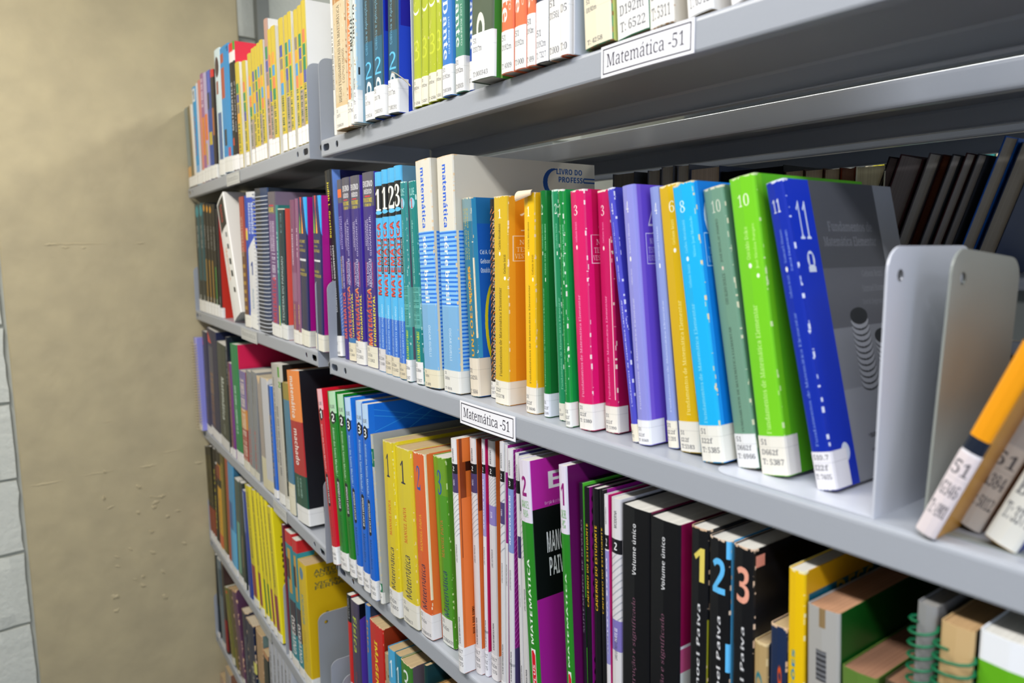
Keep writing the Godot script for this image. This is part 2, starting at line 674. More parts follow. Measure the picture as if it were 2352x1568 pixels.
# ------------------------------------------------------------------ light
func lamp(x: float, z: float, len: float, energy: float, col: Color) -> void:
	var o := thing("ceiling_light", "long fluorescent ceiling fitting with a white diffuser, %s" % ("beyond the racks" if z < 0 else "towards the pillar" if x < 0.3 else "at the room's window side" if x > 2.0 else "in the middle of the aisle"), "ceiling light", at(x, CEIL_Y, z), "ceiling lights")
	part("housing", box_mesh(Vector3(-len / 2, -0.03, -0.13), Vector3(len / 2, -0.001, 0.13), 0.006), flat("e4e4e0", 0.5), o)
	var glow := flat("f4f6fa", 0.6)
	glow.emission_enabled = true
	glow.emission = col
	glow.emission_energy_multiplier = 2.0
	part("diffuser_lamp", box_mesh(Vector3(-len / 2 + 0.02, -0.05, -0.10), Vector3(len / 2 - 0.02, -0.031, 0.10), 0.004), glow, o)
	var l := AreaLight3D.new()
	l.name = "tube_light"
	l.area_size = Vector2(len - 0.04, 0.2)
	l.light_energy = energy
	l.light_color = col
	l.shadow_enabled = true
	l.area_range = 12.0
	l.transform = Transform3D(Basis.from_euler(Vector3(-PI / 2, 0, 0)), Vector3(0, -0.056, 0))
	o.add_child(l, true)

func room_lights() -> void:
	lamp(-0.1, 0.95, 1.3, 2.9, Color(1.0, 0.98, 0.94))
	lamp(1.5, 0.95, 1.3, 2.9, Color(0.97, 0.98, 1.0))
	lamp(3.0, 0.95, 1.3, 2.0, Color(0.95, 0.97, 1.0))
	lamp(0.2, -0.98, 1.3, 2.2, Color(1.0, 1.0, 0.97))
	var l := AreaLight3D.new()
	l.name = "window_daylight"
	l.area_size = Vector2(1.9, 1.3)
	l.light_energy = 2.6
	l.light_color = Color(0.78, 0.87, 1.0)
	l.shadow_enabled = true
	l.area_range = 14.0
	l.transform = Transform3D(Basis.from_euler(Vector3(0, PI / 2, 0)), Vector3(4.12, 0.0, 1.0))
	add_child(l)

# ------------------------------------------------------------------ the room
func room() -> void:
	var white := flat("d4d5cc", 0.75)
	white.normal_enabled = true
	white.normal_texture = noise_tex(0.03, 4, 11, 512, true, 5.0)
	white.normal_scale = 0.35
	white.uv1_triplanar = true
	white.uv1_world_triplanar = true
	white.uv1_scale = Vector3(3, 3, 3)
	var grey := flat("4c4a46", 0.6)
	structure("floor", box_mesh(Vector3(-1.7, FLOOR_Y - 0.1, -2.5), Vector3(4.3, FLOOR_Y, 2.5)), grey)
	structure("ceiling", box_mesh(Vector3(-1.7, CEIL_Y, -2.5), Vector3(4.3, CEIL_Y + 0.1, 2.5)), flat("e8e8e4", 0.8))
	structure("wall_back", box_mesh(Vector3(-1.7, FLOOR_Y, -2.6), Vector3(4.3, CEIL_Y, -2.5)), white)
	structure("wall_front", box_mesh(Vector3(-1.7, FLOOR_Y, 2.5), Vector3(4.3, CEIL_Y, 2.6)), flat("8c887e", 0.8))
	# right wall with a window opening
	var st := SurfaceTool.new()
	st.begin(Mesh.PRIMITIVE_TRIANGLES)
	box(st, Vector3(4.2, FLOOR_Y, -2.5), Vector3(4.3, -0.7, 2.5))
	box(st, Vector3(4.2, 0.7, -2.5), Vector3(4.3, CEIL_Y, 2.5))
	box(st, Vector3(4.2, -0.7, -2.5), Vector3(4.3, 0.7, 0.0))
	box(st, Vector3(4.2, -0.7, 2.0), Vector3(4.3, 0.7, 2.5))
	structure("wall_right", st.commit(), white)
	var win := Node3D.new()
	win.name = "window_1"
	win.set_meta("kind", "structure")
	add_child(win)
	var pane := flat("ffffff", 0.05)
	pane.transparency = BaseMaterial3D.TRANSPARENCY_ALPHA
	pane.albedo_color = Color(0.95, 0.98, 1.0, 0.08)
	part("pane", box_mesh(Vector3(4.245, -0.68, 0.02), Vector3(4.25, 0.68, 1.98)), pane, win)
	for q in [[-0.7, -0.66, 0.0, 2.0], [0.66, 0.7, 0.0, 2.0], [-0.66, 0.66, 0.0, 0.04], [-0.66, 0.66, 1.96, 2.0], [-0.66, 0.66, 0.98, 1.02]]:
		part("window_frame", box_mesh(Vector3(4.22, q[0], q[2]), Vector3(4.28, q[1], q[3]), 0.004), flat("d8dadc", 0.4), win)
	# left wall: concrete blocks either side of a painted pillar
	var joint := flat("b9bab0", 0.85)
	var wall := structure("wall_left", box_mesh(Vector3(-1.7, FLOOR_Y, -2.5), Vector3(-1.236, CEIL_Y, 2.5)), joint)
	var blocks: Array[ArrayMesh] = []
	var pitch := 0.2165
	var shades: Array[StandardMaterial3D] = []
	for k in 3:
		var m: StandardMaterial3D = white.duplicate()
		m.albedo_color = Color("d2d4cb").lightened(0.02 * k)
		shades.append(m)
		blocks.append(block_mesh(k))
	for row in range(-5, 9):
		var y := -1.0384 + pitch * (row - 0.5 + 0.5)
		if y + pitch > CEIL_Y or y < FLOOR_Y:
			continue
		for c in 3:
			var z := 0.4545 + 0.43 * c - (0.215 if row % 2 else 0.0) * (1 if c else 0)
			var len := 0.42 if c or row % 2 == 0 else 0.205
			piece("block", blocks[(row + c + 9) % 3], shades[(row * 2 + c + 20) % 3], wall, Transform3D(Basis.from_scale(Vector3(1, 1, len / 0.42)), Vector3(-1.236, y + 0.005, z)))
	for row in range(2, 9):
		var y := -1.0384 + pitch * row
		if y + pitch > CEIL_Y:
			continue
		for c in 3:
			var z := -0.36 - 0.43 * (c + 1) + (0.2 if row % 2 else 0.0)
			piece("block", blocks[(row + c) % 3], shades[(row + c) % 3], wall, at(-1.236 - 0.002, y + 0.005, z))
	var paint := flat("c0b28e", 0.6)
	paint.normal_enabled = true
	paint.normal_texture = noise_tex(0.012, 5, 23, 512, true, 9.0)
	paint.normal_scale = 0.1
	paint.uv1_triplanar = true
	paint.uv1_world_triplanar = true
	paint.uv1_scale = Vector3(1.6, 1.6, 1.6)
	paint.albedo_texture = noise_tex(0.008, 4, 31, 512, false, 1.0, ramp2(Color(0.93, 0.93, 0.94), Color(1, 1, 1)))
	var pillar := structure("column", box_mesh(Vector3(-1.45, FLOOR_Y, -0.225), Vector3(-1.215, CEIL_Y, 0.4435), 0.004), paint)
	# ridges left by the formwork, and lumps in the plaster
	for q in [[-0.164, 0.36, 0.17, 0.0035], [-0.166, 0.345, 0.30, 0.005], [-0.1745, 0.305, 0.275, 0.004], [-0.1745, 0.255, 0.235, 0.004], [-0.163, 0.115, 0.08, 0.004], [-0.848, 0.44, 0.33, 0.004], [-0.842, 0.32, 0.19, 0.003], [-0.845, 0.15, 0.09, 0.005], [-0.862, -0.01, -0.045, 0.005], [-0.81, 0.10, 0.0, 0.003], [-0.69, 0.24, 0.20, 0.003]]:
		part("seam_ridge", ridge_mesh(q[1] - q[2], q[3]), paint, pillar, at(-1.2152, q[0], q[2]))
	for k in 26:
		var z := rng.randf_range(0.02, 0.24)
		var y := rng.randf_range(-1.3, -0.84)
		part("plaster_lump", ridge_mesh(rng.randf_range(0.012, 0.03), rng.randf_range(0.004, 0.008)), paint, pillar, Transform3D(Basis(Vector3.RIGHT, rng.randf_range(-1.2, 0.4)), Vector3(-1.2152, y, z)))

func block_mesh(v: int) -> ArrayMesh:
	# a block with slightly uneven edges; x points out of the wall
	var st := SurfaceTool.new()
	st.begin(Mesh.PRIMITIVE_TRIANGLES)
	var r := RandomNumberGenerator.new()
	r.seed = 40 + v
	var n := 6
	var g := []
	for i in n + 1:
		var rowp := []
		for j in n + 1:
			var edge := i == 0 or j == 0 or i == n or j == n
			rowp.append(Vector3(0.0195 - (0.004 if edge else 0.0) + r.randf() * 0.0012, 0.2065 * i / n + (r.randf() - 0.5) * (0.005 if edge else 0.0), 0.42 * j / n + (r.randf() - 0.5) * (0.006 if edge else 0.0)))
		g.append(rowp)
	for i in n:
		for j in n:
			quad(st, g[i + 1][j + 1], g[i + 1][j], g[i][j], g[i][j + 1])
	for i in n:
		for e in [0, n]:
			var a: Vector3 = g[i][e]
			var b: Vector3 = g[i + 1][e]
			quad(st, a, b, Vector3(0, b.y, b.z), Vector3(0, a.y, a.z))
			a = g[e][i]
			b = g[e][i + 1]
			quad(st, a, b, Vector3(0, b.y, b.z), Vector3(0, a.y, a.z))
	return st.commit()

func ridge_mesh(length: float, wide: float) -> ArrayMesh:
	# a thin swelling along z that tapers at both ends, proud of a face that looks along +x
	var st := SurfaceTool.new()
	st.begin(Mesh.PRIMITIVE_TRIANGLES)
	var n := 10
	var prev := []
	for k in n + 1:
		var f := sin(PI * k / n)
		var w := wide * (0.25 + 0.75 * f) * (0.7 + 0.6 * rng.randf())
		var hgt := wide * 0.35 * f
		var y := (rng.randf() - 0.5) * wide * 0.7
		var z := length * k / n
		var cur := [Vector3(-0.001, y - w, z), Vector3(hgt, y - w * 0.3, z), Vector3(hgt, y + w * 0.3, z), Vector3(-0.001, y + w, z)]
		if k:
			for j in 3:
				quad(st, prev[j + 1], prev[j], cur[j], cur[j + 1])
		prev = cur
	return st.commit()

# ------------------------------------------------------------------ racks
func shelf_csg(parent: Node3D, x0: float, len: float, y: float, z_front: float, deep: float, lip: float, holes: bool, mat: Material) -> void:
	var prof := PackedVector2Array()
	var w := 0.0014
	for p in [[-deep + 0.003, 0.0], [-0.0045, 0.0], [-0.0028, -0.0005], [-0.0012, -0.0014], [-0.0004, -0.0028], [0.0, -0.0048], [0.0, -lip + 0.0025], [-0.0008, -lip + 0.0006], [-0.0026, -lip], [-0.013, -lip], [-0.013, -lip + w], [-w, -lip + w], [-w, -w - 0.003], [-0.004, -w], [-deep + 0.004, -w], [-deep + w, -w - 0.003], [-deep + w, -lip + w], [-deep + 0.013, -lip + w], [-deep + 0.013, -lip], [-deep + 0.002, -lip], [-deep, -lip + 0.002], [-deep, -0.003]]:
		prof.append(Vector2(p[0], p[1]))
	var root := CSGCombiner3D.new()
	root.name = "shelf_board"
	root.transform = Transform3D(Basis(), Vector3(x0, y, z_front))
	parent.add_child(root, true)
	var body := CSGPolygon3D.new()
	body.name = "board"
	body.polygon = prof
	body.mode = CSGPolygon3D.MODE_DEPTH
	body.depth = len
	body.rotation = Vector3(0, -PI / 2, 0)
	body.material = mat
	root.add_child(body, true)
	if holes:
		for side in [0, 1]:
			var sx := func(v: float) -> float: return v if side == 0 else len - v
			var slot := CSGBox3D.new()
			slot.name = "slot"
			slot.size = Vector3(0.016, 0.0115, 0.012)
			slot.position = Vector3(sx.call(0.02), -0.0147, 0)
			slot.operation = CSGShape3D.OPERATION_SUBTRACTION
			slot.material = mat
			root.add_child(slot, true)
			for c in [[0.012, 0.00575], [0.028, 0.00575], [0.066, 0.0055]]:
				var cy := CSGCylinder3D.new()
				cy.name = "hole"
				cy.radius = c[1]
				cy.height = 0.012
				cy.sides = 18
				cy.rotation = Vector3(PI / 2, 0, 0)
				cy.position = Vector3(sx.call(c[0]), -0.0147, 0)
				cy.operation = CSGShape3D.OPERATION_SUBTRACTION
				cy.material = mat
				root.add_child(cy, true)

func plate_outline(deep: float, low: float, high: float, r: float) -> PackedVector2Array:
	# x runs from the back (0) to the front (deep)
	var p := PackedVector2Array([Vector2(0, low), Vector2(deep, low)])
	for k in 7:
		var a := PI / 2 * k / 6.0
		p.append(Vector2(deep - r + r * cos(a), high - r + r * sin(a)))
	for k in 7:
		var a := PI / 2 + PI / 2 * k / 6.0
		p.append(Vector2(r + r * cos(a), high - r + r * sin(a)))
	return p

func upright_plate(called: String, parent: Node, x: float, y: float, z_front: float, deep: float, low: float, high: float, mat: Material, r := 0.016, holes := [], thick := 0.0014) -> void:
	# a sheet standing across the shelf: outline x -> world -z .. +z, its normal along x
	var b := Basis(Vector3(0, 0, 1), Vector3(0, 1, 0), Vector3(-1, 0, 0))
	part(called, sheet_mesh(plate_outline(deep, low, high, r), thick, holes), mat, parent, Transform3D(b, Vector3(x, y, z_front - deep)))

func bolt(parent: Node, x: float, y: float, z: float) -> void:
	var st := SurfaceTool.new()
	st.begin(Mesh.PRIMITIVE_TRIANGLES)
	var prof := [[0.0, 0.0085], [0.0012, 0.0085], [0.003, 0.0075], [0.0045, 0.005], [0.0052, 0.0]]
	for k in prof.size() - 1:
		for j in 14:
			var v := []
			for q in [[k, j], [k, j + 1], [k + 1, j + 1], [k + 1, j]]:
				var a: float = TAU * q[1] / 14.0
				v.append(Vector3(-prof[q[0]][0], prof[q[0]][1] * cos(a), prof[q[0]][1] * sin(a)))
			quad(st, v[0], v[1], v[2], v[3])
	part("bolt", st.commit(), zinc, parent, at(x, y, z))

func racks() -> void:
	var right := thing("steel_bookcase", "light grey steel bookcase bay holding the colourful numbered volumes, right of the end plates", "bookcase", Transform3D())
	for y in [0.0, -0.375, S3, S4, -1.48, -1.80]:
		shelf_csg(right, 0.0, 1.32, y, 0.0, 0.215, LIP, true, steel)
		upright_plate("side_plate", right, -0.001, y, 0.0, 0.21, -LIP, 0.135, steel)
		upright_plate("side_plate", right, 1.321, y, 0.0, 0.21, -LIP, 0.135, steel)
		bolt(right, -0.0015, y - 0.013, -0.006)
	for q in [[0.03, 0.5], [-0.41, -0.76], [-0.79, -1.12], [-1.15, -1.95]]:
		if q[0] == 0.03:
			continue
		if q[0] > -0.5:
			continue
	for q in [[-0.782, S3 + 0.34, 0], [-1.95, S3 - 0.03, 1]]:
		pass
	part("back_panel", box_mesh(Vector3(0.0, -1.95, -0.2185), Vector3(1.32, -0.43, -0.2165)), steel_dark, right)
	part("upright", box_mesh(Vector3(-0.05, FLOOR_Y, -0.265), Vector3(-0.008, CEIL_Y - 0.1, -0.222), 0.002), steel_dark, right)
	part("upright", box_mesh(Vector3(1.325, FLOOR_Y, -0.265), Vector3(1.365, CEIL_Y - 0.1, -0.222), 0.002), steel_dark, right)
	var left := thing("steel_bookcase", "light grey steel bookcase bay between the beige pillar and the pair of end plates", "bookcase", left_frame)
	for y in [.0031, -.3698, -.7469, -1.1101, -1.4407, -1.80]:
		shelf_csg(left, 0.0, 1.1462, y, 0.0, 0.215, LIP, true, steel)
		upright_plate("side_plate", left, 1.1462 + 0.001, y, 0.0, 0.21, -LIP, 0.135, steel)
		if y < -0.1:
			upright_plate("side_plate", left, -0.001, y, 0.0, 0.21, -LIP, 0.135, steel)
	part("back_panel", box_mesh(Vector3(0.0, -1.95, -0.2185), Vector3(1.1462, .0031 + 0.0, -0.2165)), steel_dark, left)
	part("upright", box_mesh(Vector3(0.0, FLOOR_Y, -0.26), Vector3(0.04, CEIL_Y - 0.1, -0.222), 0.002), steel_dark, left)
	var rear := thing("steel_bookcase", "grey steel bookcase standing back to back behind the numbered volumes, seen from underneath", "bookcase", at(0, 0, 0))
	shelf_csg(rear, 0.0, 1.32, -0.020, -0.27, 0.215, LIP, true, steel)
	shelf_csg(rear, 0.0, 1.32, -0.216, -0.30, 0.20, 0.013, false, steel)
	shelf_csg(rear, 0.0, 1.32, -0.275, -0.285, 0.02, 0.013, false, steel)
	shelf_csg(rear, 0.0, 1.32, -0.020, -0.515, 0.215, 0.034, false, steel)
	part("back_panel", box_mesh(Vector3(-1.15, -1.95, -0.522), Vector3(1.32, -0.30, -0.519)), steel_dark, rear)
	part("back_panel", box_mesh(Vector3(-1.15, -0.30, -0.522), Vector3(-0.02, 0.0, -0.519)), steel_dark, rear)
	part("upright", box_mesh(Vector3(-0.012, FLOOR_Y, -0.51), Vector3(-0.004, CEIL_Y - 0.1, -0.30), 0.002), steel_dark, rear)
	var far := thing("steel_bookcase", "bookcase in the bright aisle beyond, with yellow and teal spines", "bookcase", at(0, 0, 0))
	shelf_csg(far, -0.6, 1.9, -0.17, -1.34, 0.26, LIP, false, steel)
	shelf_csg(far, -0.6, 1.9, 0.30, -1.34, 0.26, LIP, false, steel)
	part("back_panel", box_mesh(Vector3(-0.6, FLOOR_Y, -1.605), Vector3(1.3, 0.6, -1.60)), steel_dark, far)

# ------------------------------------------------------------------ shelf signs
func sign_plate(t: Transform3D, w: float, h: float, label: String, text: String, bg: String, bow: float) -> void:
	var o := thing("shelf_sign", label, "sign", t, "shelf signs")
	var ppm := 3600.0 if w > 0.105 and bg == "f4f3f8" else 1500.0
	var im := Image.create(int(w * ppm), int(h * ppm), false, Image.FORMAT_RGBA8)
	im.fill(Color(bg))
	var iw := im.get_width()
	var ih := im.get_height()
	var ink := Color("1a1424") if bg == "f4f3f8" else Color("8c8c8a")
	var b := maxi(1, int(ih * 0.045))
	im.fill_rect(Rect2i(int(iw * 0.025), int(ih * 0.09), int(iw * 0.95), int(ih * 0.82)), ink)
	im.fill_rect(Rect2i(int(iw * 0.025) + b, int(ih * 0.09) + b, int(iw * 0.95) - 2 * b, int(ih * 0.82) - 2 * b), Color(bg))
	print_text(im, "s", "h", ink, Rect2i(int(iw * 0.07), int(ih * 0.24), int(iw * 0.84), int(ih * 0.46)), text)
	var got := lay(im)
	var rect: Rect2 = got[1]
	var st := SurfaceTool.new()
	st.begin(Mesh.PRIMITIVE_TRIANGLES)
	var n := 8
	for k in n:
		var f0 := float(k) / n
		var f1 := float(k + 1) / n
		var z0 := 0.0009 + bow * sin(PI * f0)
		var z1 := 0.0009 + bow * sin(PI * f1)
		var a := Vector3(w * f0, 0, z0)
		var c := Vector3(w * f1, 0, z1)
		var dn := Vector3(0, -h, 0)
		var bk_ := Vector3(0, 0, -0.0007)
		quad(st, a, c, c + dn, a + dn, rect.position + Vector2(f0, 0.0) * rect.size, rect.position + Vector2(f1, 0.0) * rect.size, rect.position + Vector2(f1, 1.0) * rect.size, rect.position + Vector2(f0, 1.0) * rect.size)
		var e := rect.position + Vector2(0.01, 0.02) * rect.size
		quad(st, a + bk_, c + bk_, c, a, e, e, e, e)
		quad(st, a + dn, c + dn, c + dn + bk_, a + dn + bk_, e, e, e, e)
		quad(st, c + bk_, a + bk_, a + dn + bk_, c + dn + bk_, e, e, e, e)
	part("card", st.commit(), paper_mats[got[0]], o)

func signs() -> void:
	sign_plate(at(0.697, -0.0012, 0.0), 0.1105, 0.0278, "white printed sign with a black border on the top right shelf edge", "Matemática -51", "f4f3f8", 0.0012)
	sign_plate(at(0.436, -0.3785, 0.0), 0.1205, 0.0295, "white printed sign with a black border on the second right shelf edge", "Matemática -51", "f4f3f8", 0.001)
	for q in [[0.513, .0031, 0.131, "top"], [0.578, -.3698, 0.149, "second"], [0.795, -.7469, 0.103, "third"], [0.597, -1.1101, 0.118, "fourth"]]:
		sign_plate(left_frame * at(q[0], q[1] - 0.004, 0.0), q[2], 0.0275, "small greyish sign under plastic on the %s left shelf edge" % q[3], "Matemática", "c8c8c4" if q[1] > -1.0 else "b4b4b0", 0.0012)

# ------------------------------------------------------------------ bookends
func bookend(t: Transform3D, label: String, base_to: float, high: float, deep: float, mat: Material, hole := true, tilt := 0.0) -> void:
	var o := thing("bookend", label, "bookend", t, "steel bookends")
	var hl := []
	if hole:
		hl = [[Vector2(deep - 0.017, high - 0.02), 0.0042]]
	upright_plate("plate", o, 0.0, 0.0, 0.0, deep, 0.0, high, mat, 0.017, hl, 0.0016)
	if base_to != 0.0:
		# the foot, rounded at its far corners
		var L := absf(base_to)
		var p := plate_outline(deep, 0.0, L, 0.018)
		var b := Basis(Vector3(0, 0, 1), Vector3(signf(base_to), 0, 0), Vector3(0, 1, 0))
		part("foot", sheet_mesh(p, 0.0008), mat, o, Transform3D(b, Vector3(0, 0.0006, -deep)))

func plates() -> void:
	var pale := flat("c9ccd6", 0.32)
	var drab := flat("8b908c", 0.42)
	bookend(at(0.971, -0.375, -0.006), "pale steel bookend with a round hole, holding up the blue volume numbered 11", -0.142, 0.189, 0.125, pale)
	bookend(Transform3D(Basis(Vector3(1, 0, 0), -0.085), Vector3(1.0005, -0.375, -0.016)), "darker grey-green bookend behind the pale one, beside the leaning paperbacks", 0.12, 0.189, 0.11, drab)
	bookend(at(0.3235, 0.0, -0.002), "narrow-seen grey bookend between the dark teal and lime green spines", 0.0, 0.30, 0.12, pale, false)
	bookend(at(0.662, 0.0, 0.004), "grey bookend between the rust red spine and the thick stained books", 0.0, 0.30, 0.12, pale, false)
	bookend(left_frame * at(1.1462 - 0.006, .0031, -0.004), "grey bookend with a round hole at the end of the top left shelf", 0.0, 0.185, 0.19, flat("a9aeae", 0.4))
	bookend(left_frame * at(1.049, -1.1101, -0.01), "large grey bookend with a round hole behind the thick yellow book, fourth left shelf", 0.0, 0.185, 0.19, flat("9a9ea2", 0.4))
	bookend(left_frame * at(0.838, -1.1101, 0.0), "grey bookend between the leaning yellow series and the crimson spine", 0.0, 0.175, 0.15, flat("a9acb0", 0.4), true)

# ------------------------------------------------------------------ books beyond the bookends, behind the rack, in the far aisle
func right_end_books() -> void:
	for q in [
		[1.0146, .0013, .0128, .25, -22, "paperback leaning right with orange and white spine split by black bands", "e8e4e8", "c89040", "R e8e8ee 0 1 0 .40~nb u 8c94b4 .25 .75 .06 .3 GEOMETRIA~R 1c2434 0 1 .40 .44~R ee9c14 0 1 .44 .70~R 1c2434 0 1 .70 .74", ".745 1 e4d8da|51;G346;T: 4981"],
		[1.0274, -.0331, .0159, .235, -22, "grey paperback leaning right, second beyond the bookends", "b8b4b4", "8c5828", "R c0bcbc 0 1 0 .66~R 8c5c30 0 1 0 .5", ".72 1 d0cac6|51;A384;T: 5012"],
		[1.0547, -.0158, .0191, .24, -22, "mustard and white paperback leaning right at the frame edge", "c09830", "2c3c90", "R b88c28 0 1 0 .68", ".70 1 dcdad2|51;B41;T: 3371"]]:
		var th := deg_to_rad(q[4])
		var o := thing("book", q[5], "book", Transform3D(Basis(Vector3(0, 0, 1), th), Vector3(q[0], -0.3745, q[1])) * at(-q[2], 0, 0), "paperbacks leaning at the right end of the second shelf")
		fill_book(o, q[2], q[3], 0.16, q[6], q[7], "d8cbb0", 0.03, "", q[8], q[9], 2400.0)

func rear_books() -> void:
	for q in [
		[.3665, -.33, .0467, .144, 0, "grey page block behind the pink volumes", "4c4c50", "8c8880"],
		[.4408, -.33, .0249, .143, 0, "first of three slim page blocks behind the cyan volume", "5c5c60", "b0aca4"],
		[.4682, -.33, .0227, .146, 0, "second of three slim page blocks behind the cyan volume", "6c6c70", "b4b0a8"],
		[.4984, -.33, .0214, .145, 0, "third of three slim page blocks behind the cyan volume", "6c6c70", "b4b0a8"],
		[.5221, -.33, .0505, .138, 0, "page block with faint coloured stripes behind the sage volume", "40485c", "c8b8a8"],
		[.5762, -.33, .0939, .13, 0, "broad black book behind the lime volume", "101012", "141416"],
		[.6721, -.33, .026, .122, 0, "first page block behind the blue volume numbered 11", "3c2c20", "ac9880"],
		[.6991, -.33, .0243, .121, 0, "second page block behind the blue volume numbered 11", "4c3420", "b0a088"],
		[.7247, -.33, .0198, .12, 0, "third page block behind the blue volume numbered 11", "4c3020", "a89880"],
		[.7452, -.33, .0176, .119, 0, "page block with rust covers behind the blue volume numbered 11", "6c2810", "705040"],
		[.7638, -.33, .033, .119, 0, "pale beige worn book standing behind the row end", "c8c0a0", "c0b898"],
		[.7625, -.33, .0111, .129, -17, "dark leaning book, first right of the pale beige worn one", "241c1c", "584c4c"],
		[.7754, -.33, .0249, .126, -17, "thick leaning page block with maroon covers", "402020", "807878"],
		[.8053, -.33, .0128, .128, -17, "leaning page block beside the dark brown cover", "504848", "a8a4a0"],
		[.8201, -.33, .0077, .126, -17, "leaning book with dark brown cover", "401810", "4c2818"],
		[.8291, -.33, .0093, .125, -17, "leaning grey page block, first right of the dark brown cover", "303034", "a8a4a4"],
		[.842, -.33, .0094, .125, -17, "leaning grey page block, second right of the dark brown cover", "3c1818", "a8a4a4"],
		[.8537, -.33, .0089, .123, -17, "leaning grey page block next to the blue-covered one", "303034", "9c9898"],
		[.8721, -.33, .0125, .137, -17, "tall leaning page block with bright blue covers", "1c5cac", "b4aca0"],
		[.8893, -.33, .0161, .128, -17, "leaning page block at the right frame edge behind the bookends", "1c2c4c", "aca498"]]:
		# fore edges face this way: the book is turned about
		var th := deg_to_rad(q[4])
		var pivot := Transform3D(Basis(Vector3(0, 0, 1), th), Vector3(q[0] + (q[2] if th < 0 else 0.0), -0.2155, q[1]))
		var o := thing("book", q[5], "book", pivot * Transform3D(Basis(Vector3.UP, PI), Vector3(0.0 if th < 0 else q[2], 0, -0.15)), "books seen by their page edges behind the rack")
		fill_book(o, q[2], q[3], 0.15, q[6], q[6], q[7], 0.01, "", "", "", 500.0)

func far_books() -> void:
	for q in [
		[-.2846, .051, .29, "first white spine in the bright aisle seen through the gap", "c8c8c4", 0],
		[-.2322, .0455, .302, "first grey spine in the bright aisle seen through the gap", "8a8c8c", .004],
		[-.1852, .0453, .314, "second white spine in the bright aisle seen through the gap", "e4e2de", .008],
		[-.1384, .0576, .296, "second grey spine in the bright aisle seen through the gap", "8c9c9c", .012],
		[-.0793, .0245, .308, "first amber spine in the bright aisle seen through the gap", "e0b018", 0],
		[-.0533, .024, .29, "second amber spine in the bright aisle seen through the gap", "d8a818", .004],
		[-.0278, .0223, .302, "third amber spine in the bright aisle seen through the gap", "e0b828", .008],
		[-.004, .0157, .314, "first teal spine in the bright aisle seen through the gap", "3c9cac", .012],
		[.0132, .0191, .296, "only pale blue spine in the bright aisle seen through the gap", "c8dce4", 0],
		[.0338, .0282, .308, "only navy spine in the bright aisle seen through the gap", "2c5c90", .004],
		[.0635, .0275, .29, "first peach spine in the bright aisle seen through the gap", "e0c8b0", .008],
		[.0925, .0257, .302, "first cream spine in the bright aisle seen through the gap", "d8ccc0", .012],
		[.1198, .0273, .314, "second cream spine in the bright aisle seen through the gap", "e4dccc", 0],
		[.1486, .0256, .296, "third grey spine in the bright aisle seen through the gap", "a0a4a0", .004],
		[.1757, .0302, .308, "only black spine in the bright aisle seen through the gap", "303438", .008],
		[.2073, .0253, .29, "third cream spine in the bright aisle seen through the gap", "d0c8b0", .012],
		[.2341, .0227, .302, "first yellow spine in the bright aisle seen through the gap", "e0d414", 0],
		[.2583, .0232, .314, "second yellow spine in the bright aisle seen through the gap", "f0e81c", .004],
		[.283, .0188, .296, "only lime green spine in the bright aisle seen through the gap", "68d820", .008],
		[.3033, .0156, .308, "second teal spine in the bright aisle seen through the gap", "30b4b0", .012],
		[.3204, .0163, .29, "third teal spine in the bright aisle seen through the gap", "28a8a8", 0],
		[.3382, .0187, .302, "fourth teal spine in the bright aisle seen through the gap", "38b8b4", .004],
		[.3585, .0175, .314, "fifth teal spine in the bright aisle seen through the gap", "2cacac", .008],
		[.3774, .0154, .296, "sixth teal spine in the bright aisle seen through the gap", "30b0a8", .012],
		[.3943, .0151, .308, "first dark teal spine in the bright aisle seen through the gap", "1c8c90", 0],
		[.411, .0157, .29, "fourth grey spine in the bright aisle seen through the gap", "b0b0b8", .004],
		[.4282, .0121, .302, "second peach spine in the bright aisle seen through the gap", "dcc4b0", .008],
		[.4418, .0119, .314, "third peach spine in the bright aisle seen through the gap", "e0c8b8", .012],
		[.4552, .0117, .296, "fourth peach spine in the bright aisle seen through the gap", "d8b8b0", 0],
		[.4684, .0132, .308, "only grey-blue spine in the bright aisle seen through the gap", "8ca4a8", .004],
		[.4831, .021, .29, "second dark teal spine in the bright aisle seen through the gap", "1c8080", .008],
		[.5056, .0158, .302, "fourth cream spine in the bright aisle seen through the gap", "d8c8a8", .012],
		[.5229, .0178, .314, "only gold spine in the bright aisle seen through the gap", "d8b020", 0],
		[.5422, .0193, .296, "first tan spine in the bright aisle seen through the gap", "c0a878", .004],
		[.563, .0189, .308, "fifth cream spine in the bright aisle seen through the gap", "d0c0a0", .008],
		[.5834, .0203, .29, "second tan spine in the bright aisle seen through the gap", "b09050", .012]]:
		var o := thing("book", q[3], "book", at(q[0], -0.1696, -1.35 - q[5]), "bright spines in the aisle beyond the rack")
		fill_book(o, q[1], q[2], 0.17, q[4], q[4], "e6e2d8", 0.01, "", "R %s 0 1 .0 .03~Q u %s .35 .65 .1 .7~R f0eeea 0 1 .88 1" % [Color(q[4]).darkened(0.2).to_html(false), Color(q[4]).darkened(0.45).to_html(false)], "", 700.0)

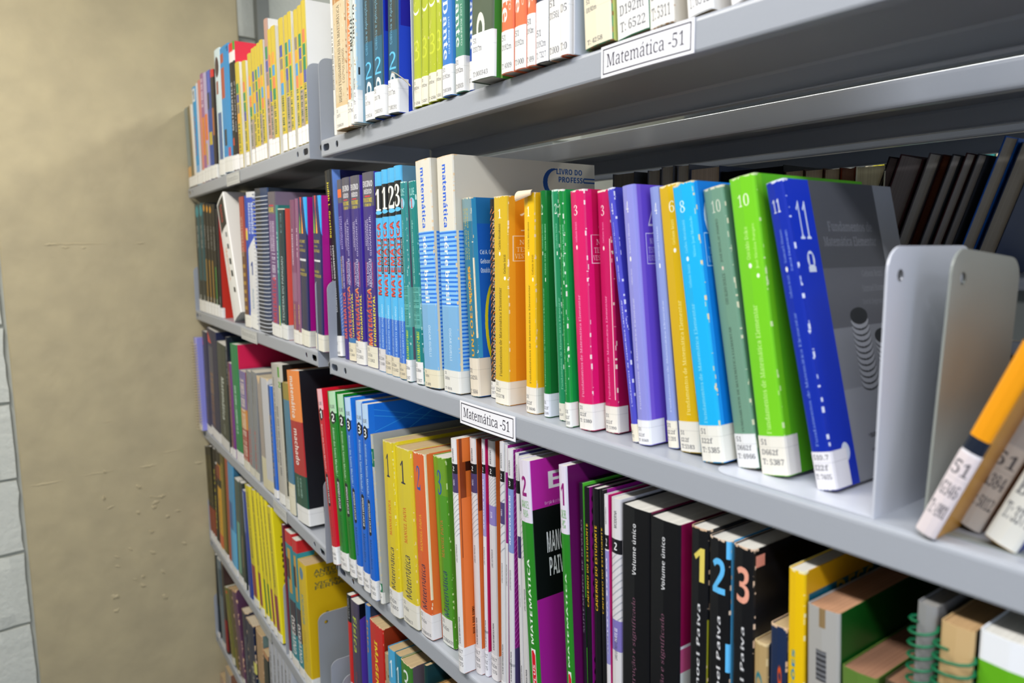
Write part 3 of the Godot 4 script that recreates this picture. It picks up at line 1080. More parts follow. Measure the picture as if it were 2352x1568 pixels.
func thread_and_flap() -> void:
	var path := PackedVector3Array()
	for p in [[.2881, .0537, .01], [.2958, .052, .0117], [.3046, .0483, .0118], [.3132, .0433, .0103], [.3217, .0378, .0085], [.33, .0324, .0081], [.3394, .0263, .0094]]:
		path.append(Vector3(p[0], p[1], p[2]))
	var o := thing("binding_thread", "loose grey binding thread curling over the blue cover of the dark teal book", "thread", Transform3D())
	part("strand", tube(path, 0.0009, 5), flat("a8a090", 0.8), o)
	var curl := thing("cover_curl", "curled peeling strip of cream paper at the top of the second yellow volume", "paper", at(.5519, -.1246, -0.012))
	var st := SurfaceTool.new()
	st.begin(Mesh.PRIMITIVE_TRIANGLES)
	var n := 8
	for j in n:
		var a0 := 2.2 * j / n
		var a1 := 2.2 * (j + 1) / n
		for k in 6:
			var f0 := float(k) / 6
			var f1 := float(k + 1) / 6
			var r0 := 0.006 * (1.25 - 0.6 * f0)
			var r1 := 0.006 * (1.25 - 0.6 * f1)
			var v := func(a: float, f: float, r: float) -> Vector3: return Vector3(-0.004 + 0.025 * f, 0.003 + r * cos(a) - r, r * sin(a) - 0.002)
			quad(st, v.call(a0, f0, r0), v.call(a0, f1, r1), v.call(a1, f1, r1), v.call(a1, f0, r0))
			quad(st, v.call(a1, f0, r0 - 0.0006), v.call(a1, f1, r1 - 0.0006), v.call(a0, f1, r1 - 0.0006), v.call(a0, f0, r0 - 0.0006))
	part("strip", st.commit(), flat("ecd2b4", 0.7), curl)

func books() -> void:
	bk("A", .0481, -.004, .0083, .24, .17, 0, "e8e6de", "dcd8ce", "e9e6e0", .03, "", "slim white-spined book, first beside the left end plate of the top right shelf", "Q u 444444 .2 .8 .3 .7", ".86 1 efece2|")
	bk("A", .0957, .0122, .0444, .262, .17, 0, "d9bd8f", "c9a877", "cdb48c", .03, "a86a30", "worn tan paperback with stained spine and black capital lettering", "R c08a52 0 1 0 .28~R d8c49e .05 1 .28 .84~s u 3a2c1e .36 .62 .30 .845 IDÉIAS FUNDAMENTAIS DA MATEMÁTICA~n u 6a543c .72 .88 .55 .74 E OUTROS ENSAIOS~W b07840 40~W f3e6cc 60", ".865 1.25 efe9dc|51;C837i;;T:000439")
	bk("A", .141, .0121, .0168, .265, .17, -1.6, "f3854a", "e2d8c4", "cdb48c", .03, "fff1dc", "narrow orange-spined book with mirrored white capitals", "R f4ecd8 0 .3 0 .86~nb u f6d2b8 .45 .95 .12 .78 GEOMETRIA ANALÍTICA", ".85 1.2 ede6da|51;C37")
	bk("A", .1627, .0171, .0104, .262, .17, -2.1, "c9cfc8", "b9bfb4", "cdb48c", .03, "", "thin grey-green book with black lettering running up its spine", "sb u 22241e .1 .9 .43 .61 TROTTA~n u 445 .3 .7 .8 .85 PACTA~W 8a7a52 30", ".87 1.1 efece6|51;C95")
	bk("A", .1805, .02, .0101, .262, .17, -2, "d7dcd6", "a9cfe0", "cdb48c", .03, "f0e4cc", "pale grey book with black lettering and a light blue cover edge", "sb u 1c1c18 .15 .75 .37 .56 TROTTA~n u 445 .3 .7 .76 .82 PACTA~W a88a52 40~R bfe0ee .95 1.6 0 .8~R 2a2a2a 1.2 1.5 .70 .74", ".82 2 f6f5f2|51;C997m;;T:000475")
	bk("A", .1974, .0094, .0307, .285, .17, -.6, "2b4650", "1a3fc4", "e9e6e0", .04, "", "dark teal spine numbered 2, left of the three", "R 3d4440 .25 .8 0 .62~R 2b5f78 .2 .95 .62 .9~nb u f2f2f2 .25 .5 .0 .36 MATEMÁTICA~n u 6fb4d4 .3 .62 .42 .68 Ciência e Aplicações~n h 62c4f2 .2 .85 .715 .795 2~E d8dde0 .3 .8 .81 .88~E 2b5f78 .42 .68 .83 .87", ".86 1 f4f2ee|51;D317m;;T:3924")
	bk("A", .2318, .0111, .0301, .285, .17, -1.1, "2b4650", "1a3fc4", "e9e6e0", .04, "", "dark teal spine numbered 2, middle of the three with a blue cover edge", "R 3d4440 .25 .8 0 .62~R 2b5f78 .2 .95 .62 .9~nb u f2f2f2 .25 .5 .0 .36 MATEMÁTICA~n u 6fb4d4 .3 .62 .42 .68 Ciência e Aplicações~n h 62c4f2 .2 .85 .715 .795 2~E d8dde0 .3 .8 .81 .88~E 2b5f78 .42 .68 .83 .87~R 2a8cf0 1.1 2.2 0 .42~R 22209c 1.1 2.2 .42 .6~R 2448c8 1 2.4 .6 1", ".85 1.35 f4f2ee|51;D317k;;T:000393")
	bk("A", .2653, .0059, .0297, .285, .17, -2.4, "2b4650", "1a3fc4", "e9e6e0", .04, "", "dark teal spine numbered 2, next to the grey bookend with a broad blue cover", "R 3d4440 .25 .8 0 .62~R 2b5f78 .2 .95 .62 .9~nb u f2f2f2 .25 .5 .0 .36 MATEMÁTICA~n u 6fb4d4 .3 .62 .42 .68 Ciência e Aplicações~n h 62c4f2 .2 .85 .715 .795 2~E d8dde0 .3 .8 .81 .88~E 2b5f78 .42 .68 .83 .87~R 2a8cf0 1.1 2.2 0 .42~R 22209c 1.1 2.2 .42 .6~R 2448c8 1 2.4 .6 1", ".84 1.55 f4f2ee|51;D317m;;T:000391")
	bk("A", .3297, -.0003, .019, .262, .17, -1.3, "b3bd2c", "a3ad24", "cdb48c", .01, "", "first lime green spine numbered 3 from the grey bookend on the top right shelf", "s d d06a8a .35 .7 .3 .47 ática~n d 7c8424 .1 .3 .3 .5 Aplicações~E f2f2dc .12 .88 .5 .56~E b3bd2c .08 .92 .485 .548~n h cdd43a .15 .85 .68 .775 3~W e0d890 25", ".86 1 ece6d2|51;D192m;;;T: 4264")
	bk("A", .349, -.0009, .0169, .262, .17, -2.7, "b3bd2c", "a3ad24", "cdb48c", .01, "", "second lime green spine numbered 3 from the grey bookend on the top right shelf", "s d d06a8a .35 .7 .3 .47 ática~n d 7c8424 .1 .3 .3 .5 Aplicações~E f2f2dc .12 .88 .5 .56~E b3bd2c .08 .92 .485 .548~n h cdd43a .15 .85 .68 .775 3~W e0d890 25", ".86 1 ece6d2|51;D192m;;;T: 4267")
	bk("A", .3709, .0003, .019, .262, .17, -1.7, "b3bd2c", "a3ad24", "cdb48c", .01, "", "third lime green spine numbered 3 from the grey bookend on the top right shelf", "s d d06a8a .35 .7 .3 .47 ática~n d 7c8424 .1 .3 .3 .5 Aplicações~E f2f2dc .12 .88 .5 .56~E b3bd2c .08 .92 .485 .548~n h cdd43a .15 .85 .68 .775 3~W e0d890 25", ".86 1 ece6d2|51;D192m;;;T: 4268")
	bk("A", .3924, .0017, .0132, .262, .17, -1.6, "b3bd2c", "a3ad24", "cdb48c", .01, "", "fourth lime green spine numbered 3 from the grey bookend on the top right shelf", "s d d06a8a .35 .7 .3 .47 ática~n d 7c8424 .1 .3 .3 .5 Aplicações~E f2f2dc .12 .88 .5 .56~E b3bd2c .08 .92 .485 .548~n h cdd43a .15 .85 .68 .775 3~W e0d890 25", ".86 1 ece6d2|51;D192m;;;T: 4265")
	bk("A", .4124, .0042, .0219, .268, .17, -.2, "3d7ecb", "4a9ae8", "e9e6e0", .03, "", "blue spine with yellow capitals and large white serif lettering, beside the lime green books", "n d f0e23c .5 .85 .2 .52 CONTEXTO &~n d f0e23c .1 .45 .2 .52 APLICAÇÕES~sb d fbfbf6 .2 .72 .58 .84 Dante~n d e8e8e0 .74 .88 .66 .82 LUIZ ROBERTO", ".86 1.35 f2f0ee|51;D192m;;T:000389")
	bk("A", .4408, .0026, .0196, .262, .17, -.2, "4e8f74", "3f7a60", "e9e6e0", .03, "", "sea green spine with yellow capitals and large white serif lettering", "n d f0e23c .5 .85 .2 .47 CONTEXTO &~n d f0e23c .1 .45 .2 .47 APLICAÇÕES~sb d fbfbf6 .12 .68 .54 .80 Dante~n d e8e8e0 .7 .84 .62 .8 LUIZ ROBERTO~W 2f5a48 20", ".84 1.1 efedea|51;D192m;;T:0003")
	bk("A", .4608, -.004, .009, .262, .17, -1.5, "2f56b0", "f0f0ec", "e9e6e0", .03, "", "thin blue book with half-hidden white lettering, squeezed beside the thick grey-green volume", "n d f0e23c .2 .7 .2 .5 APLICAÇÕES~sb d fbfbf6 .2 .9 .54 .82 Dante", ".87 1 efedea|;;T:")
	bk("A", .4969, .0162, .0426, .275, .17, -1.9, "5f6f56", "4aa03c", "e9e6e0", .04, "", "thick grey-green volume with white lettering and a bright green cover edge", "R 54604a 0 1 .55 1~nb d f4f4f0 .5 .66 .42 .68 volume~nb d f4f4f0 .26 .42 .42 .62 único~E e6e4d8 .26 .66 .74 .86~E 54604a .36 .56 .77 .84~R 3d8a34 1 2 0 1~R 9cc86a 1.22 1.28 0 1", ".815 1.12 f4f3f1|51;D317m;;;T:000343")
	bk("A", .5489, .011, .0213, .262, .17, -.9, "e8764a", "d86a40", "e9e6e0", .01, "", "leftmost of three salmon orange spines with large white serif lettering", "n d f0e23c .2 .7 .0 .3 CONTEXTO~sb d fbfbf6 .06 .72 .46 .8 Dante~n d f8e8dc .68 .84 .5 .76 LUIZ ROBERTO", "0.83 1 f2f0ec|51;D192m;;T: 4009")
	bk("A", .5717, .0097, .0187, .262, .17, -.7, "e8764a", "d86a40", "e9e6e0", .01, "", "middle of three salmon orange spines with large white serif lettering", "n d f0e23c .2 .7 .0 .3 CONTEXTO~sb d fbfbf6 .06 .62 .43 .78 Dante~n d f8e8dc .68 .84 .5 .76 LUIZ ROBERTO", "0.83 1 f2f0ec|51;D192n;;T:000")
	bk("A", .5918, .0086, .0125, .262, .17, -.5, "e8764a", "d86a40", "e9e6e0", .01, "", "rightmost of three salmon orange spines with large white serif lettering", "n d f0e23c .2 .7 .0 .3 CONTEXTO~sb d fbfbf6 .06 .62 .43 .78 Dante~n d f8e8dc .68 .84 .5 .76 LUIZ ROBERTO", "0.80 1 f2f0ec|51;D192m;;;T: 499")
	bk("A", .6055, .0074, .0192, .268, .17, -.3, "16171a", "101114", "e9e6e0", .01, "", "black spine with a navy foot and white call label on the top right shelf", "nb d f2f2f2 .3 .6 .2 .62 DANTE~R 1c2a44 0 1 .7 .78~E e8e8e8 .58 .66 .735 .75", ".775 1 f4f3f4|;;51;D192m;T: 7327")
	bk("A", .626, .0064, .0173, .262, .17, -.1, "efeeee", "dad8d4", "e9e6e0", .01, "", "white-taped spine with a peach top strip, between the black and the rust red book", "R e0a070 0 1 0 .60", ".76 1 f2efea|51;D156i;;;T:000")
	bk("A", .6445, .0072, .0114, .262, .17, .1, "c2501c", "b04818", "e9e6e0", .01, "", "rust red spine against the second grey bookend of the top right shelf", "R e89a30 .3 .95 .70 .74~R c2501c .4 .85 .71 .73", ".745 1.1 f4f1ec|51;D5;;;T:0")
	bk("A", .6749, .0014, .0368, .25, .17, 3.5, "1f7a54", "c9d07a", "cdb48c", .02, "8a5a2c", "thick stained book with a green patterned band, first right of the second grey bookend", "R c8d67c 0 1 0 .66~R 2a8a60 .1 .5 .7 .76~R 176846 .5 .95 .68 .72", ".80 1 e9dfc4|51;D192m;;;;T: 4258")
	bk("A", .7153, -.0023, .0389, .25, .17, 4.2, "1f7a54", "cfd8d0", "cdb48c", .02, "", "thick book with a green band above its broad white label, top right shelf", "R b8d0e0 0 1 0 .62~R 2a8a60 .3 .9 .64 .70", ".74 1 f3f1ee|;51;D192m;T: 6522")
	bk("A", .7555, -.0022, .0263, .25, .17, 3.5, "e8e0d2", "d8d0c2", "cdb48c", .02, "a8743c", "thick white-labelled book with a chipped brown foot, above the middle of the printed shelf sign", "R 2a8a60 0 1 0 .6", ".70 1 f3efe8|;51;D192m;T: 5311")
	bk("A", .7954, -.0048, .0251, .25, .17, 6.5, "f0eeea", "e6e2dc", "cdb48c", .02, "", "thick white-labelled book above the right end of the printed shelf sign", "R 2a8a60 0 1 0 .6", ".70 1 f6f4f2|;;D192m;T: 6512")
	bk("A", .8364, -.0081, .0254, .25, .17, 9.9, "f0eeec", "e6e2dc", "cdb48c", .02, "", "white-labelled book farthest right on the top shelf, cut by the frame top", "R 2a8a60 0 1 0 .6", ".70 1 f6f4f4|;;;D192")
	bk("B", -.0137, -.0166, .0274, .326, .205, 3.7, "16161a", "5a86d8", "e9e6e0", .03, "", "black spine with yellow author name, first on the second right shelf", "nb d f2e020 .35 .68 .06 .36 Judith L. Gersting~nb d f2f2f2 .62 .85 .40 .76 FUNDAMENTOS MATEMÁTICOS~nb d f2f2f2 .25 .48 .40 .78 PARA A CIÊNCIA DA COMPUTAÇÃO~R 2a2c30 0 .5 .8 1~R 7aa0ec 1 1.6 0 1~R 1c1c58 1.6 3 0 1~D f2f2f6 1.05 1.6 .65 .88 12", ".885 2 f2f0ec|52;G382;;T: 344")
	bk("B", .0282, -.0162, .0191, .306, .2, 1.7, "3c2a7c", "4a36a0", "e9e6e0", .03, "", "narrow purple spine with an orange box at its top and red lettering", "R 5c5862 0 1 0 .13~R f07030 .15 .9 .055 .10~n u b8b0e0 .2 .5 .2 .36 GIOVANNI~n u b8b0e0 .55 .85 .2 .38 BONJORNO~nb u e8d040 .1 .4 .42 .6 FUNDAMENTAL~n u f0eef4 .55 .8 .42 .6 UMA NOVA ABORDAGEM~nb u e06040 .2 .85 .62 .88 MATEMÁTICA", "")
	bk("B", .05, -.015, .0288, .307, .2, 1.2, "3c2a7c", "4a30b0", "e9e6e0", .03, "", "leftmost of three purple spines with grey tops and large red lettering", "R 5c5862 0 1 0 .17~nb h e8e6e8 .1 .95 .045 .075 ENSINO~nb h e8e6e8 .18 .88 .08 .11 MÉDIO~R e03038 .25 .75 .118 .124~sb h f0d820 .12 .9 .13 .15 VOLUME~sb h f0d820 .24 .8 .154 .172 ÚNICO~n u e8e4f0 .2 .36 .24 .37 GIOVANNI~n u e8e4f0 .4 .56 .235 .39 BONJORNO~n u e8e4f0 .6 .76 .215 .42 GIOVANNI JR.~R d02850 .16 .2 .45 .58~n u f0eef4 .24 .46 .45 .57 UMA NOVA~n u f0eef4 .5 .72 .435 .58 ABORDAGEM~R d02850 .76 .8 .45 .58~nb u e8c070 .1 .64 .585 .885 MATEMÁTICA~nb u d83028 .14 .6 .59 .88 MATEMÁTICA~nb u f4e820 .72 .9 .62 .88 FUNDAMENTAL~R 3a78b0 0 1 .87 .9", "0.895 1.0 e4dac0|51;G512m;T: 5360")
	bk("B", .0918, -.0097, .033, .306, .2, .5, "3c2a7c", "4a30b0", "e9e6e0", .03, "", "middle of three purple spines with grey tops and large red lettering", "R 5c5862 0 1 0 .17~nb h e8e6e8 .1 .95 .045 .075 ENSINO~nb h e8e6e8 .18 .88 .08 .11 MÉDIO~R e03038 .25 .75 .118 .124~sb h f0d820 .12 .9 .13 .15 VOLUME~sb h f0d820 .24 .8 .154 .172 ÚNICO~n u e8e4f0 .2 .36 .24 .37 GIOVANNI~n u e8e4f0 .4 .56 .235 .39 BONJORNO~n u e8e4f0 .6 .76 .215 .42 GIOVANNI JR.~R d02850 .16 .2 .45 .58~n u f0eef4 .24 .46 .45 .57 UMA NOVA~n u f0eef4 .5 .72 .435 .58 ABORDAGEM~R d02850 .76 .8 .45 .58~nb u e8c070 .1 .64 .585 .885 MATEMÁTICA~nb u d83028 .14 .6 .59 .88 MATEMÁTICA~nb u f4e820 .72 .9 .62 .88 FUNDAMENTAL", "0.870 1.25 e9e6e0|51;G512m;T: 5361")
	bk("B", .1297, -.0124, .0393, .308, .2, -.1, "3c2a7c", "4a30b0", "e9e6e0", .03, "", "rightmost of three purple spines with grey tops and large red lettering", "R 5c5862 0 1 0 .17~nb h e8e6e8 .1 .95 .045 .075 ENSINO~nb h e8e6e8 .18 .88 .08 .11 MÉDIO~R e03038 .25 .75 .118 .124~sb h f0d820 .12 .9 .13 .15 VOLUME~sb h f0d820 .24 .8 .154 .172 ÚNICO~n u e8e4f0 .2 .36 .24 .37 GIOVANNI~n u e8e4f0 .4 .56 .235 .39 BONJORNO~n u e8e4f0 .6 .76 .215 .42 GIOVANNI JR.~R d02850 .16 .2 .45 .58~n u f0eef4 .24 .46 .45 .57 UMA NOVA~n u f0eef4 .5 .72 .435 .58 ABORDAGEM~R d02850 .76 .8 .45 .58~nb u e8c070 .1 .64 .585 .885 MATEMÁTICA~nb u d83028 .14 .6 .59 .88 MATEMÁTICA~nb u f4e820 .72 .9 .62 .88 FUNDAMENTAL", "0.885 1.0 e6e0cc|51;G512m;T: 5362")
	bk("B", .1794, -.0088, .0235, .304, .19, -.7, "55b8ec", "62c0f0", "cdb48c", .03, "", "first light blue spine with a white 1 on black, beside the purple spines", "R 0c1016 0 1 .07 .225~n h 50b0e0 .1 .95 .055 .07 PROGRESSIVA~sb h f4f2ea .12 .9 .085 .19 1~E 62c4f4 .1 .95 .19 .21~nb u 202024 .12 .78 .25 .61 MATEMÁTICA~nb u e84838 .08 .74 .253 .608 MATEMÁTICA~R 101014 .8 1.0 .33 .5~nb u f2f2f2 .83 .97 .335 .495 Uma nova abordagem~R 3e74d0 0 1 .72 .93~n u d8ecf8 .22 .46 .70 .9 JOSÉ RUY GIOVANNI~n u d8ecf8 .6 .86 .655 .93 JOSÉ ROBERTO BONJORNO", "0.88 1 dcd8d8|51;G512m;T: 5160")
	bk("B", .2101, -.0053, .0207, .305, .19, -.5, "55b8ec", "62c0f0", "cdb48c", .03, "", "second light blue spine with a white 1 on black", "R 0c1016 0 1 .07 .225~n h 50b0e0 .1 .95 .055 .07 PROGRESSIVA~sb h f4f2ea .12 .9 .085 .19 1~E 62c4f4 .1 .95 .19 .21~nb u 202024 .12 .78 .25 .61 MATEMÁTICA~nb u e84838 .08 .74 .253 .608 MATEMÁTICA~R 101014 .8 1.0 .33 .5~nb u f2f2f2 .83 .97 .335 .495 Uma nova abordagem~R 3e74d0 0 1 .72 .93~n u d8ecf8 .22 .46 .70 .9 JOSÉ RUY GIOVANNI~n u d8ecf8 .6 .86 .655 .93 JOSÉ ROBERTO BONJORNO", "0.90 1 ddd2ba|51;G512m;T: 5161")
	bk("B", .2343, -.004, .024, .305, .19, -.3, "55b8ec", "62c0f0", "cdb48c", .03, "", "light blue spine with a white 2 on black", "R 0c1016 0 1 .07 .225~n h 50b0e0 .1 .95 .055 .07 PROGRESSIVA~sb h f4f2ea .12 .9 .085 .19 2~E 62c4f4 .1 .95 .19 .21~nb u 202024 .12 .78 .25 .61 MATEMÁTICA~nb u e84838 .08 .74 .253 .608 MATEMÁTICA~R 101014 .8 1.0 .33 .5~nb u f2f2f2 .83 .97 .335 .495 Uma nova abordagem~R 3e74d0 0 1 .72 .93~n u d8ecf8 .22 .46 .70 .9 JOSÉ RUY GIOVANNI~n u d8ecf8 .6 .86 .655 .93 JOSÉ ROBERTO BONJORNO", "0.90 1 e2d8c0|51;G512m;T: 5162")
	bk("B", .264, -.0019, .02, .306, .19, .7, "55b8ec", "62c0f0", "cdb48c", .03, "", "light blue spine with a white 3 on black, next to the teal books", "R 0c1016 0 1 .07 .225~n h 50b0e0 .1 .95 .055 .07 PROGRESSIVA~sb h f4f2ea .12 .9 .085 .19 3~E 62c4f4 .1 .95 .19 .21~nb u 202024 .12 .78 .25 .61 MATEMÁTICA~nb u e84838 .08 .74 .253 .608 MATEMÁTICA~R 101014 .8 1.0 .33 .5~nb u f2f2f2 .83 .97 .335 .495 Uma nova abordagem~R 3e74d0 0 1 .72 .93~n u d8ecf8 .22 .46 .70 .9 JOSÉ RUY GIOVANNI~n u d8ecf8 .6 .86 .655 .93 JOSÉ ROBERTO BONJORNO~R 5f8aa4 1.1 3 0 1", "0.92 1 ddd0b4|51;G512m;T: 5163")
	bk("B", .2895, .0005, .0134, .282, .19, 1.3, "2c8686", "54b8b0", "e9e6e0", .03, "c8e4dc", "left of two teal spines with small red numeral 1 and yellow lettering", "n h d8f0ec .2 .9 .035 .07 VOLUME~E 8cc8dc .15 .9 .08 .135~sb h e02828 .38 .66 .085 .13 1~n u e8f0ec .32 .6 .19 .5 Gentil • Marcondes • Greco • Bellotto • Sérgio~R 5aa8a0 0 1 .515 .72~Q u 2a7a74 .1 .9 .52 .6~Q u 2a7a74 .1 .9 .62 .71~sb u f0ec20 .3 .75 .735 .96 MATEMÁTICA PARA O 2º GRAU~R 6f6a80 1.25 3 0 .52~R 7ac0b8 1 3 .52 .72~R 6f6a80 1.25 3 .72 1", ".885 2 eeecea|51;G338m;;T: 3957")
	bk("B", .3165, -.0011, .0192, .281, .19, 2.4, "16807c", "3aa8a0", "e9e6e0", .03, "c8e4dc", "right of two teal spines with small red numeral 1 and yellow lettering", "n h d8f0ec .2 .9 .035 .07 VOLUME~E 8cc8dc .15 .9 .08 .135~sb h e02828 .38 .66 .085 .13 1~n u e8f0ec .32 .6 .19 .5 Gentil • Marcondes • Greco • Bellotto • Sérgio~R 5aa8a0 0 1 .515 .72~Q u 2a7a74 .1 .9 .52 .6~Q u 2a7a74 .1 .9 .62 .71~sb u f0ec20 .3 .75 .735 .96 MATEMÁTICA PARA O 2º GRAU~R 6f6a80 1.25 3 0 .52~R 7ac0b8 1 3 .52 .72~R 6f6a80 1.25 3 .72 1", ".885 1 eeecea|51;G338m;;T: 3927")
	bk("B", .3418, -.0005, .0394, .306, .24, 2.7, "7db2dc", "cdbfa4", "cdb48c", .22, "e8c89a", "left of two thick white-topped blue-striped spines with large blue lettering", "R e2dccc 0 1 0 .31~nb d 1c58d8 .4 .66 .035 .295 matemática~R 8cc4f0 0 1 .31 .63~S 2a78dc 0 1 .31 .63 17~nb d f4f2e8 .38 .66 .33 .62 série brasil~n d dce8f4 .5 .62 .72 .86 OSCAR GUELLI~R e6d8b8 1 1.1 .3 1~R d2ccbc 1 8 0 .31~R 8cc0ec 1.1 8 .31 .93~S 2a78dc 1.1 8 .31 .93 38~R e4dcc8 1.5 1.54 .31 .93~E 1c4a90 4.6 5.6 .03 .16~E cdc6b6 4.8 5.7 .035 .15~nb h 1c4a90 5.2 6.4 .03 .055 LIVRO DO~nb h 1c4a90 5.3 6.8 .065 .09 PROFESSOR", "0.915 1.4 e8dfc4|51;G949m;;T: 4895")
	bk("B", .387, -.005, .0398, .306, .24, 1.8, "7db2dc", "cdbfa4", "cdb48c", .22, "e8c89a", "right of two thick white-topped blue-striped spines with large blue lettering", "R e2dccc 0 1 0 .31~nb d 1c58d8 .4 .66 .035 .295 matemática~R 8cc4f0 0 1 .31 .63~S 2a78dc 0 1 .31 .63 17~nb d f4f2e8 .38 .66 .33 .62 série brasil~n d dce8f4 .5 .62 .72 .86 OSCAR GUELLI~R e6d8b8 1 1.1 .3 1~R d2ccbc 1 8 0 .31~R 8cc0ec 1.1 8 .31 .93~S 2a78dc 1.1 8 .31 .93 38~R e4dcc8 1.5 1.54 .31 .93~E 1c4a90 4.6 5.6 .03 .16~E cdc6b6 4.8 5.7 .035 .15~nb h 1c4a90 5.2 6.4 .03 .055 LIVRO DO~nb h 1c4a90 5.3 6.8 .065 .09 PROFESSOR", "0.900 1.4 e9e7df|51;G949m;;T: 6031")
	bk("B", .437, -.0152, .02, .252, .17, 3.7, "2f7590", "1d66b8", "cdb48c", .03, "e8d8b8", "worn teal spine with orange lettering and blue cover showing a yellow arc", "R 7c9aa0 0 1 0 .12~nb u c8a850 .22 .32 .05 .31 CID A. GUELLI~nb u c8a850 .42 .52 .05 .31 GELSON IEZZI~nb u c8a850 .62 .72 .05 .31 OSVALDO DOLCE~nb u e8a030 .38 .78 .34 .76 INEQUAÇÕES~R 2f7590 .3 .85 .53 .78~nb u e8a030 .4 .8 .345 .52 INEQUAÇÕES~nb u e8a030 .4 .8 .535 .83 FUNÇÕES~R 3b9ac8 1 1.35 0 .8~R f0e0c0 .95 1.04 .3 .7~R 1d62c0 1.35 4 .13 .8~R 2470a8 1.35 4 0 .13~nb h f0f4fa 1.5 2.9 .26 .285 Cid A. Guelli~nb h f0f4fa 1.5 2.9 .305 .33 Gelson Iezzi~nb h f0f4fa 1.5 2.9 .35 .375 Osvaldo Dolce~E e4d428 1.65 4 .40 .88~E 1d62c0 1.9 3.8 .42 .86", ".80 2 e2d6c2|;51;G025i;;T: 3684")
	bk("B", .4613, -.03, .0133, .249, .165, -.3, "2c2622", "f08030", "cdb48c", .03, "", "narrow black spine with orange diagonal dashes beside the first yellow volume", "D f08a38 0 .5 .04 .9 26~D f08a38 .5 1 .04 .9 26~n u e8e0d0 .55 .85 .1 .9 FUNDAMENTOS DE OSVALDO DOLCE GELSON", ".91 1 e8e6e2|51;I22f;: 537")
	bk("B", .4902, -.017, .0282, .25, .165, 0, "d9b424", "e8941c", "cdb48c", .045, "f2e0c0", "yellow spine numbered 1 with a broad orange cover and framed text", "s h f4f2e8 0.38 0.64 .062 .105 1~s u 3a3010 0.40 0.60 0.43 0.860 Fundamentos de Matemática Elementar~s u 3a3010 0.40 0.57 0.130 0.250 Carlos Murakami~E f4f2e8 0.44 0.56 0.262 0.280~s u 3a3010 0.72 0.89 0.275 0.365 Gelson Iezzi~E f4f2e8 0.76 0.88 0.377 0.395~R f0a828 1 1.35 0 1~s h f6f0e0 1.6 2.3 .07 .165 1~R f6ecd8 1.20 3.4 .187 .19~R f6ecd8 1.20 3.4 .303 .306~R f6ecd8 1.20 1.25 .187 .306~s h f6ecd8 1.55 2.9 .205 .228 NOVOS~s h f6ecd8 1.40 3.1 .238 .262 TESTES DE~s h f6ecd8 1.32 3.3 .27 .293 VESTIBULARES", ".88 2.2 ebe5d6|51;I22f;T:5378")
	bk("B", .5556, -.0156, .0195, .25, .165, .8, "f2be10", "f4ae0c", "cdb48c", .03, "f0c8a0", "yellow spine numbered 1 with a torn peeling top and smooth yellow side", "s h f4f2e8 0.38 0.64 .062 .105 1~s u 5a4408 0.40 0.60 0.41 0.860 Fundamentos de Matemática Elementar~s u 5a4408 0.40 0.57 0.130 0.250 Carlos Murakami~E f4f2e8 0.44 0.56 0.262 0.280~s u 5a4408 0.72 0.89 0.275 0.365 Gelson Iezzi~E f4f2e8 0.76 0.88 0.377 0.395~R f8b818 1 2 0 1", ".875 2 ece6dc|;51;I22f;T: 6606")
	bk("B", .5872, -.0173, .0096, .251, .165, 1.7, "08702c", "0a8a38", "e9e6e0", .03, "", "narrow green spine numbered 2 beside the torn yellow volume", "s h f4f2e8 0.30 0.56 .062 .105 2~s u d8ead8 0.30 0.54 0.42 0.860 Fundamentos de Matemática Elementar~s u d8ead8 0.30 0.51 0.145 0.250 Osvaldo Dolce~E f4f2e8 0.36 0.48 0.262 0.280~s u d8ead8 0.66 0.87 0.270 0.365 Gelson Iezzi~E f4f2e8 0.72 0.84 0.377 0.395~s u d8ead8 .72 .9 .145 .26 Carlos Murakami~R 0a6a2c 1.1 3 0 1", ".89 2.5 e2e4ee|;51;I22f;: 1106")
	bk("B", .6104, -.02, .0112, .251, .165, 3.4, "1d8c5c", "0a8040", "e9e6e0", .02, "d8e8dc", "green spine numbered 2 with a tattered white left edge", "s h f4f2e8 0.56 0.82 .062 .105 2~s u b8dcc4 0.55 0.81 0.46 0.860 Fundamentos de Matemática Elementar~s u b8dcc4 0.55 0.78 0.145 0.250 Osvaldo Dolce~E f4f2e8 0.62 0.74 0.262 0.280~s u b8dcc4 0.93 1.16 0.270 0.365 Gelson Iezzi~E f4f2e8 1.00 1.12 0.377 0.395~R b8d8c8 0 .12 .02 .98~R 5ab08c .12 .4 0 .5", ".92 1 e4e0d4|;51;I22f")
	bk("B", .6387, -.006, .0077, .249, .165, 3.3, "0a8238", "0c9444", "e9e6e0", .03, "e8e8d8", "green spine numbered 2 in front of the tattered green one, with white foot", "s h f4f2e8 0.24 0.50 .062 .105 2~s u d8ead8 0.24 0.48 0.45 0.860 Fundamentos de Matemática Elementar~s u d8ead8 0.24 0.45 0.145 0.250 Osvaldo Dolce~E f4f2e8 0.30 0.42 0.262 0.280~s u d8ead8 0.60 0.81 0.270 0.365 Gelson Iezzi~E f4f2e8 0.66 0.78 0.377 0.395~s u d8ead8 .72 .92 .145 .28 Carlos Murakami~E d8ead8 .78 .9 .3 .32~R 18a848 1 1.4 0 1", ".89 2.5 efeee6|;51;I22f;: 5389")
